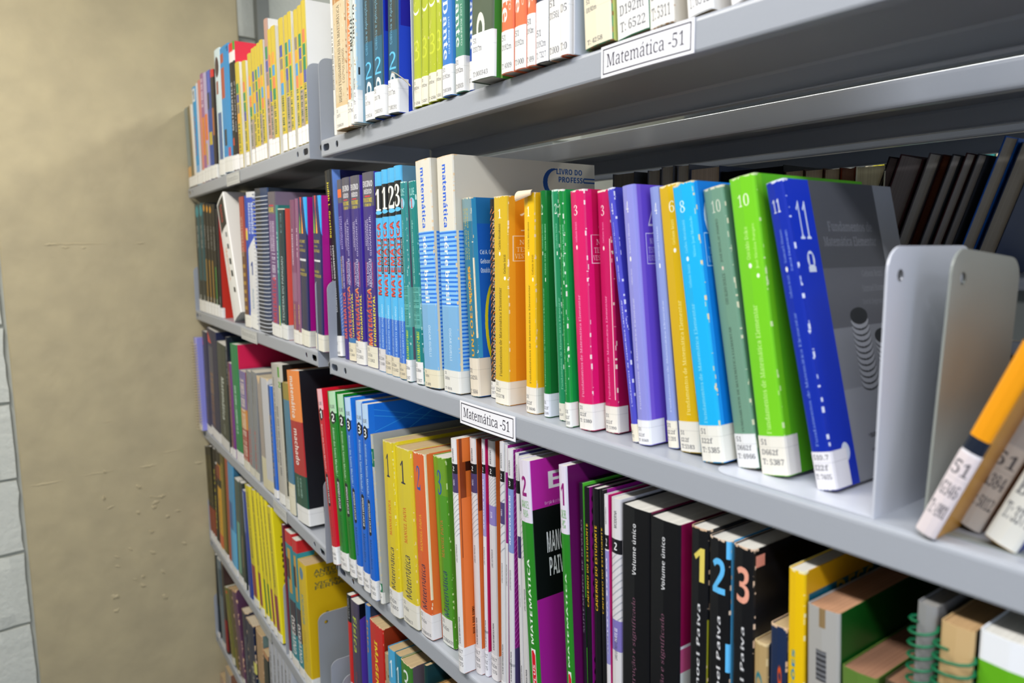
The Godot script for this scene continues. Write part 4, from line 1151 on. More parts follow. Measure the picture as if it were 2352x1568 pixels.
	bk("B", .6538, -.0121, .0214, .247, .165, 4, "da1a66", "c01050", "cdb48c", .04, "f4e0d8", "magenta spine numbered 3 with framed text on its cover", "s h f4f2e8 0.30 0.56 .062 .105 3~s u f6d8e4 0.32 0.52 0.43 0.860 Fundamentos de Matemática Elementar~s u f6d8e4 0.32 0.49 0.130 0.215 Gelson Iezzi~E f4f2e8 0.36 0.48 0.227 0.245~R e41470 1 1.4 0 1~s h f0c8d8 1.8 2.5 .07 .17 3~R f4d8e2 1.25 3.4 .187 .19~R f4d8e2 1.25 3.4 .303 .306~R f4d8e2 1.25 1.30 .187 .306~s h f4d8e2 1.60 2.9 .205 .228 NOVOS~s h f4d8e2 1.45 3.1 .238 .262 TESTES DE~s h f4d8e2 1.37 3.3 .27 .293 VESTIBULARES", ".885 2.2 ece7e0|51;I22f;T: 5380")
	bk("B", .6793, -.0256, .0186, .246, .165, 3.9, "c81860", "a80c48", "cdb48c", .03, "f0dcc8", "magenta spine numbered 3 with a peeling top, nearest the violet volumes", "s h f4f2e8 0.33 0.59 .062 .105 3~s u f6d8e4 0.35 0.55 0.43 0.860 Fundamentos de Matemática Elementar~s u f6d8e4 0.35 0.52 0.130 0.215 Gelson Iezzi~E f4f2e8 0.39 0.51 0.227 0.245~R f0d0d4 .86 .9 .2 .86", ".885 1.8 ebe5da|;51;I22f;T: 5390")
	bk("B", .7258, -.018, .0084, .249, .165, 9.2, "4c4cc0", "3a3aa8", "e9e6e0", .01, "d8d8ec", "dark violet-blue spine numbered 4, leaning behind the lilac one", "s h f4f2e8 0.43 0.69 .062 .105 4~s u e0e0f4 0.45 0.65 0.44 0.860 Fundamentos de Matemática Elementar~s u e0e0f4 0.45 0.62 0.135 0.260 Samuel Hazan~E f4f2e8 0.49 0.61 0.272 0.290~s u e0e0f4 .45 .63 .305 .37 Gelson Iezzi", ".925 1 e8e0cc|;I;T:")
	bk("B", .7348, -.017, .0152, .248, .165, 6.4, "8f8fd8", "6a4cc8", "e9e6e0", .05, "", "lilac spine numbered 4 with a deep violet cover showing framed text", "s h f4f2e8 0.30 0.56 .062 .105 4~s u dcdcf4 0.32 0.52 0.43 0.860 Fundamentos de Matemática Elementar~s u dcdcf4 0.32 0.49 0.145 0.260 Samuel Hazan~E f4f2e8 0.36 0.48 0.272 0.290~s u dcdcf4 .33 .5 .32 .38 Gelson Iezzi~R a098ec 1 1.15 0 1~R 7a5cd0 1.15 1.5 0 1~s h e8e4f4 2 2.9 .08 .19 4~R dcd8f0 1.70 3.4 .187 .19~R dcd8f0 1.70 3.4 .303 .306~R dcd8f0 1.70 1.75 .187 .306~s h dcd8f0 2.05 2.9 .205 .228 NOVOS~s h dcd8f0 1.90 3.1 .238 .262 TESTES DE~s h dcd8f0 1.82 3.3 .27 .293 VESTIBULARES", ".90 2.4 eeedf0|;51;I22f;T: 8048")
	bk("B", .7609, -.03, .0114, .246, .165, 7.1, "8c9ad4", "7a86c4", "e9e6e0", .01, "", "pale periwinkle spine numbered 4 next to the mustard volume", "s h f4f2e8 0.48 0.74 .062 .105 4~s u d4dcf0 0.50 0.70 0.43 0.860 Fundamentos de Matemática Elementar~s u d4dcf0 0.50 0.67 0.150 0.280 Samuel Hazan~E f4f2e8 0.54 0.66 0.292 0.310", ".89 1 e8e2d2|51;I22f;T: 5391")
	bk("B", .7762, -.03, .0239, .246, .165, 7.9, "d8b010", "c4a00c", "e9e6e0", .02, "f0e0b0", "mustard yellow spine numbered 6", "s h f4f2e8 0.48 0.74 .062 .105 6~s u f2e8b0 0.50 0.70 0.43 0.860 Fundamentos de Matemática Elementar~s u f2e8b0 0.50 0.67 0.130 0.225 Gelson Iezzi~E f4f2e8 0.54 0.66 0.237 0.255", ".88 1 e6e2d8|;51;I22f;T:5383")
	bk("B", .8099, -.02, .0232, .246, .165, 9.9, "18b0ec", "0c78d0", "cdb48c", .03, "e8d0a8", "cyan spine numbered 8 with blue cover edge", "s h e4f6fc 0.30 0.56 .062 .105 8~s u a8e4fa 0.32 0.52 0.43 0.860 Fundamentos de Matemática Elementar~s u a8e4fa 0.32 0.49 0.130 0.250 Carlos Murakami~E e4f6fc 0.36 0.48 0.262 0.280~s u a8e4fa .34 .5 .29 .375 Gelson Iezzi~s u a8e4fa .68 .84 .125 .27 Nilson José Machado~R 1c98f0 1 1.2 0 1~E d0ecfa 1.4 2.2 .06 .2~E 0c78d0 1.55 2.0 .08 .18~R a8d4f4 1.25 3.4 .187 .19~R a8d4f4 1.25 3.4 .303 .306~R a8d4f4 1.25 1.30 .187 .306~s h a8d4f4 1.60 2.9 .205 .228 NOVOS~s h a8d4f4 1.45 3.1 .238 .262 TESTES DE~s h a8d4f4 1.37 3.3 .27 .293 VESTIBULARES", ".865 1.8 e9e6dc|51;I22f;T: 5385")
	bk("B", .8401, -.03, .021, .242, .165, 11, "6f9680", "5a806c", "e9e6e0", .01, "d8d0b8", "sage green spine numbered 10 with dark capitals", "s h d8d8c4 .38 .82 .05 .095 10~s u 303c34 .48 .62 .115 .27 JOSÉ NICOLAU POMPEO~E e0c8b8 .52 .6 .285 .298~s u 303c34 .48 .62 .31 .42 OSVALDO DOLCE~s u 303c34 .44 .58 .5 .87 FUNDAMENTOS DE MATEMÁTICA ELEMENTAR", ".875 1 e4e4e4|51;D662f;T: 6966")
	bk("B", .8642, -.03, .0252, .248, .165, 10, "76cc22", "58b01c", "e9e6e0", .04, "c8e0a0", "lime green spine numbered 10", "s h f4f2e8 0.30 0.72 .062 .105 10~s u d4f0b0 0.40 0.60 0.43 0.860 Fundamentos de Matemática Elementar~s u d4f0b0 0.40 0.57 0.170 0.280 Osvaldo Dolce~E f4f2e8 0.44 0.56 0.292 0.310~s u d4f0b0 .68 .82 .165 .315 José Nicolau Pompeo~E eef8e0 .7 .8 .33 .345~R 6cc01c 1 1.3 0 1", ".865 1.7 e9e4d8|51;D662f;T: 5387")
	bk("B", .9142, -.03, .0165, .245, .165, 13.5, "0a2aa4", "8e9096", "e9e6e0", .165, "dce0f0", "blue spine numbered 11, leaning, dark grey cover printed with coin stacks", "s h f4f2e8 0.22 0.64 .062 .105 11~s u b8c4e8 0.32 0.52 0.43 0.860 Fundamentos de Matemática Elementar~s u b8c4e8 0.32 0.49 0.160 0.270 Samuel Hazan~E f4f2e8 0.36 0.48 0.282 0.300~s u b8c4e8 .33 .5 .31 .385 Gelson Iezzi~s u b8c4e8 .62 .76 .165 .30 David Degenszajn~R 0c30b8 1 2.9 0 1~s h dfe6f4 1.5 2.4 .075 .2 11~E d8e0f0 1.75 2.35 .24 .3~R 0c30b8 1.9 2.2 .25 .285~R d8e0f0 1.75 2.35 .29 .31~E d8e0f0 1.8 2.5 .86 .92~R 4a4b50 2.9 9 0 .3~R 5c5d63 2.9 9 .3 .5~R 7d7f85 2.9 9 .5 .7~s h 74767c 4.0 8.2 .14 .175 Fundamentos de~s h 74767c 3.4 8.4 .19 .225 Matemática Elementar~s h 77797f 6.4 8.4 .31 .335 Gelson Iezzi~s h 77797f 6.2 8.4 .36 .385 Samuel Hazan~s h 77797f 6.0 8.4 .41 .435 David Degenszajn~C 4.6 6.2 .44 .72~C 6.6 8.0 .52 .78~nb h 2c2c30 4.4 7 .85 .87 • matemática comercial~nb h 2c2c30 4.5 7.4 .9 .92 • matemática financeira~nb h 2c2c30 4.6 7.6 .95 .97 • estatística descritiva", ".875 2.3 eceaf0|510.7;I22f;T: 7405")
	bk("C", .0055, .0111, .0203, .318, .205, 8.9, "c01c28", "ee1430", "e9e6e0", .02, "", "red spine with a white 1 in a black hexagon", "R e8b0b4 .25 1 0 .12~n h 404448 .32 .92 .075 .095 VOLUME~P 14181c .3,.125 .62,.108 .95,.125 .95,.165 .62,.183 .3,.165~nb h f4f6f4 .45 .8 .125 .168 1~n d e6eee6 .45 .72 .2 .47 Antonio dos Santos Machado /~P 16181c .42,.49 .6,.48 .78,.49 .78,.66 .6,.67 .42,.66~nb d f2f4f2 .5 .72 .5 .65 APRENDER E APLICAR~n d 701018 .42 .72 .69 .84 Matemática~R ee1430 1.0 1.5 0 .16~R f0eef0 1.5 9 .165 .175~R 2c3a5c 1.5 9 .175 .5~R 181a24 1.5 9 .5 .67~R f4e8ec 1.45 1.9 .67 .83", ".895 1.8 eceae8|51;M149a;T: 7402")
	bk("C", .0323, .0069, .0325, .318, .205, 6.4, "0c7c18", "108c24", "e9e6e0", .02, "", "left green spine with a white 2 in a black hexagon, beside the red one", "R b4dcb4 .25 1 0 .12~n h 404448 .32 .92 .075 .095 VOLUME~P 14181c .3,.125 .62,.108 .95,.125 .95,.165 .62,.183 .3,.165~nb h f4f6f4 .45 .8 .125 .168 2~n d e6eee6 .45 .72 .2 .47 Antonio dos Santos Machado /~P 16181c .42,.49 .6,.48 .78,.49 .78,.66 .6,.67 .42,.66~nb d f2f4f2 .5 .72 .5 .65 APRENDER E APLICAR~n d 0a4a10 .42 .72 .69 .84 Matemática~R 108c24 1.0 1.5 0 .16~R f0eef0 1.5 9 .165 .175~R 2c3a5c 1.5 9 .175 .5~R 181a24 1.5 9 .5 .67~R f4e8ec 1.45 1.9 .67 .83", ".895 1.3 eceae8|51;M149a;T: 7412")
	bk("C", .0693, .006, .0256, .319, .205, 5.9, "1a7a18", "0c8418", "e9e6e0", .02, "", "right green spine with a white 2 in a black hexagon, beside the blue ones", "R b4dcb4 .25 1 0 .12~n h 404448 .32 .92 .075 .095 VOLUME~P 14181c .3,.125 .62,.108 .95,.125 .95,.165 .62,.183 .3,.165~nb h f4f6f4 .45 .8 .125 .168 2~n d e6eee6 .45 .72 .2 .47 Antonio dos Santos Machado /~P 16181c .42,.49 .6,.48 .78,.49 .78,.66 .6,.67 .42,.66~nb d f2f4f2 .5 .72 .5 .65 APRENDER E APLICAR~n d 0a4a10 .42 .72 .69 .84 Matemática~R 0c8418 1.0 1.5 0 .16~R f0eef0 1.5 9 .165 .175~R 2c3a5c 1.5 9 .175 .5~R 181a24 1.5 9 .5 .67~R f4e8ec 1.45 1.9 .67 .83", ".895 1.3 eceae8|51;M149a;T: 7422")
	bk("C", .104, .0074, .0225, .319, .205, 5.8, "1a64c8", "2488f4", "e9e6e0", .02, "", "leftmost blue spine with a white 3 in a black hexagon", "R b8d4f0 .25 1 0 .12~n h 404448 .32 .92 .075 .095 VOLUME~P 14181c .3,.125 .62,.108 .95,.125 .95,.165 .62,.183 .3,.165~nb h f4f6f4 .45 .8 .125 .168 3~n d e6eee6 .45 .72 .2 .47 Antonio dos Santos Machado /~P 16181c .42,.49 .6,.48 .78,.49 .78,.66 .6,.67 .42,.66~nb d f2f4f2 .5 .72 .5 .65 APRENDER E APLICAR~n d 0c3468 .42 .72 .69 .84 Matemática~R 2488f4 1.0 1.5 0 .16~R f0eef0 1.5 9 .165 .175~R 2c3a5c 1.5 9 .175 .5~R 181a24 1.5 9 .5 .67~R f4e8ec 1.45 1.9 .67 .83", ".895 1.3 eceae8|51;M149a;T: 7432")
	bk("C", .1316, .0086, .0249, .321, .205, 2.1, "1a64c8", "2488f4", "e9e6e0", .02, "", "middle blue spine with a white 3 in a black hexagon", "R b8d4f0 .25 1 0 .12~n h 404448 .32 .92 .075 .095 VOLUME~P 14181c .3,.125 .62,.108 .95,.125 .95,.165 .62,.183 .3,.165~nb h f4f6f4 .45 .8 .125 .168 3~n d e6eee6 .45 .72 .2 .47 Antonio dos Santos Machado /~P 16181c .42,.49 .6,.48 .78,.49 .78,.66 .6,.67 .42,.66~nb d f2f4f2 .5 .72 .5 .65 APRENDER E APLICAR~n d 0c3468 .42 .72 .69 .84 Matemática~R 2488f4 1.0 1.5 0 .16~R f0eef0 1.5 9 .165 .175~R 2c3a5c 1.5 9 .175 .5~R 181a24 1.5 9 .5 .67~R f4e8ec 1.45 1.9 .67 .83", ".895 1.3 eceae8|51;M149a;T: 7442")
	bk("C", .166, .0116, .0215, .321, .205, 2.8, "1a64c8", "1a78e4", "e9e6e0", .2, "", "rightmost blue spine with a white 3 in a black hexagon and wide blue cover", "R b8d4f0 .25 1 0 .12~n h 404448 .32 .92 .075 .095 VOLUME~P 14181c .3,.125 .62,.108 .95,.125 .95,.165 .62,.183 .3,.165~nb h f4f6f4 .45 .8 .125 .168 3~n d e6eee6 .45 .72 .2 .47 Antonio dos Santos Machado /~P 16181c .42,.49 .6,.48 .78,.49 .78,.66 .6,.67 .42,.66~nb d f2f4f2 .5 .72 .5 .65 APRENDER E APLICAR~n d 0c3468 .42 .72 .69 .84 Matemática~R 1a78e4 1.0 1.5 0 .16~R f0eef0 1.5 9 .165 .175~R 2c3a5c 1.5 9 .175 .5~R 181a24 1.5 9 .5 .67~R f4e8ec 1.45 1.9 .67 .83~R 1470dc 1.5 14 0 .16~P 3aa0f0 1.5,.06 1.5,.063 6,.12 6,.117~P 3aa0f0 1.5,.14 1.5,.143 6,.05 6,.047~P 48b0f4 1.5,.03 1.5,.032 9,.15 9,.148~P 48b0f4 4,.16 4.1,.16 8,.02 7.9,.02", ".895 1.8 eceae8|51;M149a;T: 7452")
	bk("C", .1949, .008, .0072, .275, .2, 4.3, "b4b6b2", "aeb0ac", "cdb48c", .03, "c8b890", "light grey spine with a green block numbered 1", "R 146c48 0 1 .085 .19~n h eef2ee .4 .65 .1 .17 1~n u 3a3c38 .35 .6 .21 .47 ANTÔNIO SANTOS DO DOMONY~n u 3a3c38 .35 .6 .62 .86 MATEMÁTICA VOLUMES~R 0c6c44 0 1 .875 .925~E e8f0ec .2 .8 .88 .92", ".93 1.7 e4e2dc|51;M37")
	bk("C", .2025, -.004, .0131, .264, .2, 2.2, "a8aaa6", "a0a29e", "cdb48c", .03, "", "second light grey spine with a green block, half hidden by the yellow volumes", "R 146c48 0 1 .08 .17~n u 3a3c38 .5 .8 .2 .5 ANTÔNIO SANTOS DO DOMONY~nb u 20221e .4 .8 .62 .82 MATEMÁTICA~R 0c6c44 0 1 .9 .94", ".945 1 e0ddd4|51;M14;T:000")
	bk("C", .2295, .0081, .0319, .275, .2, 2.4, "d8c024", "e8d424", "cdb48c", .03, "e8e0a0", "left of two yellow spines with thin black 1 and red author name", "s h 202040 0.40 0.70 .07 .20 1~s u c83018 0.45 0.65 .33 .53 MANOEL PAIVA~ni u 1c1c48 0.33 0.77 .6 .84 Matemática~R f0dc30 1 1.3 0 1", ".845 1.4 e4e2de|51;P142m;T:0005")
	bk("C", .264, .0028, .0467, .272, .2, 2.9, "d6c22c", "e8d82c", "cdb48c", .03, "ece4b0", "right of two yellow spines with thin black 1 and red author name", "s h 202040 0.35 0.65 .07 .20 1~s u c83018 0.40 0.60 .33 .53 MANOEL PAIVA~ni u 1c1c48 0.28 0.72 .6 .84 Matemática~R eadc38 1 1.3 0 1", ".86 1.1 e2ded2|51;P142m;;T:000413")
	bk("C", .3136, -.0008, .0341, .274, .2, 3.2, "d8602a", "ee6c30", "cdb48c", .03, "f6e2c8", "orange spine with blue numeral 2 and cracked cream edge", "s h 1c50a8 0.33 0.63 .07 .20 2~s u f0c828 0.38 0.58 .33 .53 MANOEL PAIVA~ni u 1c1c48 0.26 0.70 .6 .84 Matemática~R f2e0c0 .96 1.06 0 .78~R f07434 1.06 2.2 0 1~R 2a5a70 2.2 2.5 .3 .9", ".86 1.45 e6e2e2|51;P142m;;T:000416")
	bk("C", .3531, -.0143, .0347, .274, .2, 4, "6a9a24", "5a9424", "e9e6e0", .03, "c8e0a0", "grass green spine with blue numeral 3", "s h 1c50a8 0.35 0.65 .07 .20 3~s u e06030 0.40 0.60 .33 .53 MANOEL PAIVA~ni u 1c1c48 0.28 0.72 .6 .84 Matemática~R 70a82c 0 .3 0 1~R 4c9420 .3 1 .2 1~ni u 1c2c68 .28 .72 .6 .84 Matemática~s h 1c50a8 .35 .65 .07 .2 3~s u e06030 .4 .6 .33 .53 MANOEL PAIVA", ".85 .9 e0e0da|51;P142m;;T:000439")
	bk("C", .4302, .0059, .0127, .319, .205, 2.2, "e2e0e0", "e0702c", "e9e6e0", .03, "", "first white spine marked with a black 2 and dark purple block, with wide orange cover", "n u 2c2c30 .35 .62 .04 .095 MODERNA~R 16161a 0 1 0.105 0.145~nb h f2f2f2 .35 .65 0.115 0.135 2~D a8a8b0 0 1 0.225 0.410 9~R 4a3c68 0 1 0.145 0.225~nb u f0f0f4 .35 .62 0.170 0.195 PARTE I~n u 404048 .38 .62 .445 .52 LIVRO DO PROFESSOR~nb u 1c1c24 .34 .62 .755 .87 A PLUS MATEMÁTICA PAIVA~R 8c3c14 1.2 2 0 .5~R e87a34 1.6 3 0 .1~R 3c180c 2 3.2 .1 .14~R f07c38 1.3 3.2 .25 1~E 5c2c24 2.6 4 .35 .52~R c01810 3.1 3.5 0 .3~Q u 3c1c10 2.2 2.5 .72 .84", ".885 3 eceaea|510.7;P142m;: 7575")
	bk("C", .4461, -.0109, .0128, .321, .205, 1.5, "ded6d6", "d86828", "e9e6e0", .02, "", "second white spine marked with a black 2 and dark purple block", "n u 2c2c30 .35 .62 .04 .095 MODERNA~R 16161a 0 1 0.105 0.145~nb h f2f2f2 .35 .65 0.115 0.135 2~D a8a8b0 0 1 0.225 0.410 9~R 4a3c68 0 1 0.145 0.225~nb u f0f0f4 .35 .62 0.170 0.195 PARTE I~n u 404048 .38 .62 .445 .52 LIVRO DO PROFESSOR~nb u 1c1c24 .34 .62 .755 .87 A PLUS MATEMÁTICA PAIVA~R 7c3010 1.1 2 0 .3~R b01c10 1.6 2.2 0 .3~R e07030 1.1 2.4 .3 1~R 180c08 1.5 2 .8 .89", ".885 2.2 e8e2e2|510.7;P142m;: 7576")
	bk("C", .4605, -.0163, .0071, .323, .205, .5, "e0dee4", "c0105c", "e9e6e0", .02, "", "narrow white spine with a black 2 and a lilac strip", "n u 2c2c30 .35 .62 .04 .095 MODERNA~R 16161a 0 1 0.105 0.145~nb h f2f2f2 .35 .65 0.115 0.135 2~D a8a8b0 0 1 0.800 0.810 9~R a098d0 0 1 0.140 0.400~nb u f0f0f4 .35 .62 0.165 0.370 APROVA ENEM~n u 404048 .38 .62 .445 .52 LIVRO DO PROFESSOR~nb u 1c1c24 .34 .62 .755 .87 A PLUS MATEMÁTICA PAIVA", ".89 2.5 e6e6ee|510.7;P142;: 75")
	bk("C", .47, -.0201, .0149, .323, .205, .7, "d8d6da", "e06c2c", "e9e6e0", .02, "", "white hatched spine with a black 2 and lower lilac block, beside the magenta strip", "n u 2c2c30 .35 .62 .04 .095 MODERNA~R 16161a 0 1 0.105 0.145~nb h f2f2f2 .35 .65 0.115 0.135 2~D a8a8b0 0 1 0.140 0.265 9~R 8c80c4 0 1 0.265 0.345~nb u f0f0f4 .35 .62 0.290 0.315 PARTE III~n u 404048 .38 .62 .445 .52 LIVRO DO PROFESSOR~nb u 1c1c24 .34 .62 .755 .87 A PLUS MATEMÁTICA PAIVA~R e87430 1 1.6 .2 1~R 1a0c08 1.4 1.7 .8 .9", ".89 1.6 e6e2e4|510.7;P142m;: 7576")
	bk("C", .5258, .003, .0085, .337, .205, -.1, "d6d4d6", "d0cece", "e9e6e0", .01, "", "white hatched spine with a black 2 and dark purple block lower down", "n u 2c2c30 .35 .62 .04 .095 MODERNA~R 16161a 0 1 0.105 0.145~nb h f2f2f2 .35 .65 0.115 0.135 2~D a8a8b0 0 1 0.140 0.410 9~R 4c4070 0 1 0.220 0.300~nb u f0f0f4 .35 .62 0.245 0.270 PARTE II~n u 404048 .38 .62 .445 .52 LIVRO DO PROFESSOR~nb u 1c1c24 .34 .62 .755 .87 A PLUS MATEMÁTICA PAIVA", ".9 1 e4e2e4|510;P142")
	bk("C", .5348, .002, .0051, .335, .205, -.3, "d4d2d4", "8c1c74", "e9e6e0", .01, "", "very thin white and purple spine among the hatched spines", "R 8c1c74 .3 1 .1 .36~n u 404048 .35 .7 .44 .52 LIVRO DO PROFESSOR", ".9 1 e2e0e2|510")
	bk("C", .5431, .003, .01, .332, .205, .1, "dad8dc", "8c1c80", "e9e6e0", .02, "", "narrow white spine marked with a black 3 and a blue strip, purple striped cover", "n u 2c2c30 .35 .62 .04 .095 MODERNA~R 16161a 0 1 0.105 0.145~nb h f2f2f2 .35 .65 0.115 0.135 3~D a8a8b0 0 1 0.800 0.810 9~R 7c90c8 0 1 0.145 0.380~nb u f0f0f4 .35 .62 0.170 0.350 APROVA ENEM~n u 404048 .38 .62 .445 .52 LIVRO DO PROFESSOR~nb u 1c1c24 .34 .62 .755 .87 A PLUS MATEMÁTICA PAIVA~D c060b8 1 2.2 0 .85 40~R 443c68 1 2.4 .74 .92", ".92 1 e6e4e8|51")
	bk("C", .566, .002, .0061, .33, .205, 1.6, "d6d4d6", "3c3468", "e9e6e0", .01, "", "thin white spine with purple shadow block beside the striped purple cover", "R 3a3260 .3 1 .3 .38~n u 2c2c30 .4 .7 .04 .1 MODERNA~R 16161a 0 1 .1 .145~n u 404048 .4 .7 .48 .56 LIVRO DO PROFESSOR~nb u 1c1c24 .4 .7 .78 .9 A PLUS MATEMÁTICA PAIVA", ".93 1 e4e2e4|")
	bk("C", .5726, .002, .0116, .328, .205, 1.6, "d8d6d8", "6a3018", "e9e6e0", .02, "", "white hatched spine next to the wide green spine numbered 2", "D a8a8b0 0 1 .14 .38 10~R 14141c 0 .4 .05 .2~n u 404048 .45 .7 .48 .56 LIVRO DO PROFESSOR~nb u 1c1c24 .45 .7 .78 .9 A PLUS MATEMÁTICA PAIVA", ".93 1 e4e2e4|")
	bk("C", .602, .012, .0202, .33, .205, 4.5, "258020", "b0209c", "e9e6e0", .06, "", "wide green spine with white top and purple 2, showing a magenta and black cover", "R dcd4e2 0 1 0 .215~nb h 8c1870 .3 .7 .055 .125 2~n h 3c8c30 .2 .85 .14 .165 MANOEL~n h 3c8c30 .3 .75 .172 .197 PAIVA~nbi u f2f4ee .36 .66 .34 .64 MATEMÁTICA~R e8e8e4 .38 .74 .655 .88~P d01828 .42,.665 .56,.66 .7,.675 .7,.79 .42,.79~nbi u f4f2f2 .45 .66 .71 .785 PLUS~R 101014 .42 .7 .79 .875~n u f2f2f2 .46 .66 .8 .87 Moderna~R b8249c 1 4 0 .17~R 0c0c10 1 4 .17 .48~R a81c94 1 4 .48 1~nb h f2f2f4 2.2 3.2 .05 .11 E~nb h f2f2f4 1.9 3.6 .255 .33 MANOEL~nb h f2f2f4 2.0 3.4 .345 .41 PAIVA~n h f0e8f0 1.9 3.2 .15 .165 Exemplar do professor~E 241440 2.4 4.4 .8 1.1~R e8e8f0 2.6 3.4 .84 .9", "")
	bk("C", .6679, .012, .0123, .34, .205, 3.5, "258020", "700c60", "e9e6e0", .02, "", "wide green spine with white top and purple 1", "R dcd4e2 0 1 0 .215~nb h 8c1870 .3 .7 .055 .125 1~n h 3c8c30 .2 .85 .14 .165 MANOEL~n h 3c8c30 .3 .75 .172 .197 PAIVA~nbi u f2f4ee .36 .66 .34 .64 MATEMÁTICA~R e8e8e4 .38 .74 .655 .88~P d01828 .42,.665 .56,.66 .7,.675 .7,.79 .42,.79~nbi u f4f2f2 .45 .66 .71 .785 PLUS~R 101014 .42 .7 .79 .875~n u f2f2f2 .46 .66 .8 .87 Moderna~R 5c0c50 1 3 0 1", "")
	bk("C", .6806, 0, .005, .323, .205, 2.5, "241428", "5cc83c", "e9e6e0", .03, "", "very thin dark spine with a bright lime cover edge", "n u a8a0ac .35 .75 .12 .5 SUPLEMENTO DE REVISÃO~R 5cc83c 1 9 0 .38~R 0c4c14 1 9 .38 .55~R 5cd03c 1 9 .55 1", "")
	bk("C", .686, 0, .0066, .321, .205, 2, "121216", "9c1c88", "e9e6e0", .02, "", "left of three thin black spines with yellow capitals and a purple scalloped cover edge", "nbi u f0bc20 .3 .75 .12 .4 CADERNO DO ESTUDANTE~nbi u e8e6ea .3 .75 .72 .95 MATEMÁTICA 3~R 9c1c8c 1 1.9 .02 .38~R a01c90 1 1.9 .56 1~E 1c0818 1.45 2.1 0.030 0.052~E 1c0818 1.45 2.1 0.070 0.092~E 1c0818 1.45 2.1 0.110 0.132~E 1c0818 1.45 2.1 0.150 0.172~E 1c0818 1.45 2.1 0.190 0.212~E 1c0818 1.45 2.1 0.230 0.252~E 1c0818 1.45 2.1 0.270 0.292~E 1c0818 1.45 2.1 0.310 0.332~E 1c0818 1.45 2.1 0.350 0.372~E 1c0818 1.45 2.1 0.570 0.592~E 1c0818 1.45 2.1 0.610 0.632~E 1c0818 1.45 2.1 0.650 0.672~E 1c0818 1.45 2.1 0.690 0.712~E 1c0818 1.45 2.1 0.730 0.752~E 1c0818 1.45 2.1 0.770 0.792~E 1c0818 1.45 2.1 0.810 0.832~E 1c0818 1.45 2.1 0.850 0.872~E 1c0818 1.45 2.1 0.890 0.912~E 1c0818 1.45 2.1 0.930 0.952", "")
	bk("C", .6978, 0, .0094, .323, .205, 2, "121216", "9c1c88", "e9e6e0", .02, "", "middle of three thin black spines with yellow capitals", "nbi u f0bc20 .3 .75 .12 .4 CADERNO DO ESTUDANTE~nbi u e8e6ea .3 .75 .72 .95 MATEMÁTICA 1~R 141418 1 2 0 1", "")
	bk("C", .7102, 0, .0052, .324, .205, 2.2, "121216", "9c1c88", "e9e6e0", .02, "", "right of three thin black spines with yellow capitals, beside a white spine", "nbi u f0bc20 .3 .75 .12 .4 CADERNO DO ESTUDANTE~nbi u e8e6ea .3 .75 .72 .95 MATEMÁTICA 2~R 141418 1 2 0 1", "")
	bk("C", .7158, 0, .0055, .321, .205, 2, "d8d4d8", "c81470", "e9e6e0", .02, "", "narrow white spine marked with a black 2, magenta cover edge, beside the black spines", "n u 2c2c30 .35 .62 .04 .095 MODERNA~R 16161a 0 1 0.130 0.175~nb h f2f2f2 .35 .65 0.140 0.165 2~D a8a8b0 0 1 0.800 0.810 9~R 8c88c0 0 1 0.180 0.550~nb u f0f0f4 .35 .62 0.205 0.520 APROVA ENEM~n u 404048 .38 .62 .445 .52 LIVRO DO PROFESSOR~nb u 1c1c24 .34 .62 .755 .87 A PLUS MATEMÁTICA PAIVA", "")
	bk("C", .722, 0, .0133, .321, .205, 1.3, "d8d4d6", "d0ccd0", "e9e6e0", .01, "", "white hatched spine marked with a black 2, last before the thick black volumes", "n u 2c2c30 .35 .62 .04 .095 MODERNA~R 16161a 0 1 0.130 0.175~nb h f2f2f2 .35 .65 0.140 0.165 2~D a8a8b0 0 1 0.175 0.390 9~R 7c70b4 0 1 0.390 0.490~nb u f0f0f4 .35 .62 0.415 0.460 PARTE III~n u 404048 .38 .62 .445 .52 LIVRO DO PROFESSOR~nb u 1c1c24 .34 .62 .755 .87 A PLUS MATEMÁTICA PAIVA", "")
	bk("C", .7357, 0, .0368, .319, .205, 1, "0e0f13", "700c3c", "e9e6e0", .01, "", "left of two thick black volumes with white slanted lettering", "nb u e8e8ea .4 .55 .05 .21 Volume único~si u 8c5870 .38 .58 .28 .62 construção e significado~ni u eceef0 .25 .62 .64 .9 Matemática", "")
	bk("C", .7733, 0, .036, .318, .205, 1.1, "0e0f13", "7c0c40", "e9e6e0", .03, "", "right of two thick black volumes with white slanted lettering and a crimson cover edge", "nb u e8e8ea .4 .55 .05 .21 Volume único~si u 8c5870 .38 .58 .28 .62 construção e significado~ni u eceef0 .25 .62 .64 .9 Matemática~R 8c1048 1 1.7 0 .36~R e4e0e6 1 1.7 .36 .37~R c05080 1 1.7 .37 .44~R d8dcd8 1 1.7 .44 1", "")
	bk("C", .8204, 0, .0193, .324, .2, .8, "101115", "0c0c10", "e9e6e0", .01, "d8b898", "black spine with a yellow 1 and a yellow foot", "nb h e0cc60 .2 .8 .055 .15 1~nbi u e4e4e6 .38 .62 .21 .52 Manoel Paiva~P d8c850 0,.62 1,.66 1,1 0,1~n u 4a4420 .2 .4 .68 .85 • conceitos,~n u 4a4420 .5 .7 .68 .85 linguagem e~R 8c8c20 .96 1 .25 .62", "")
	bk("C", .8435, 0, .0214, .321, .2, 1.4, "101115", "58b8f0", "e9e6e0", .02, "e0c8b0", "black spine with a light blue 2 and blue blocks on its edge", "nb h 60bcf4 .2 .8 .055 .15 2~nbi u e4e4e6 .38 .62 .21 .52 Manoel Paiva~R 60bcf4 .84 1 0 .05~R 60bcf4 .84 1 .28 .36~R 60bcf4 .84 1 .46 .55~R 60bcf4 .84 1 .56 .65~P 60b0f0 0,.66 1,.72 1,1 0,1", "")
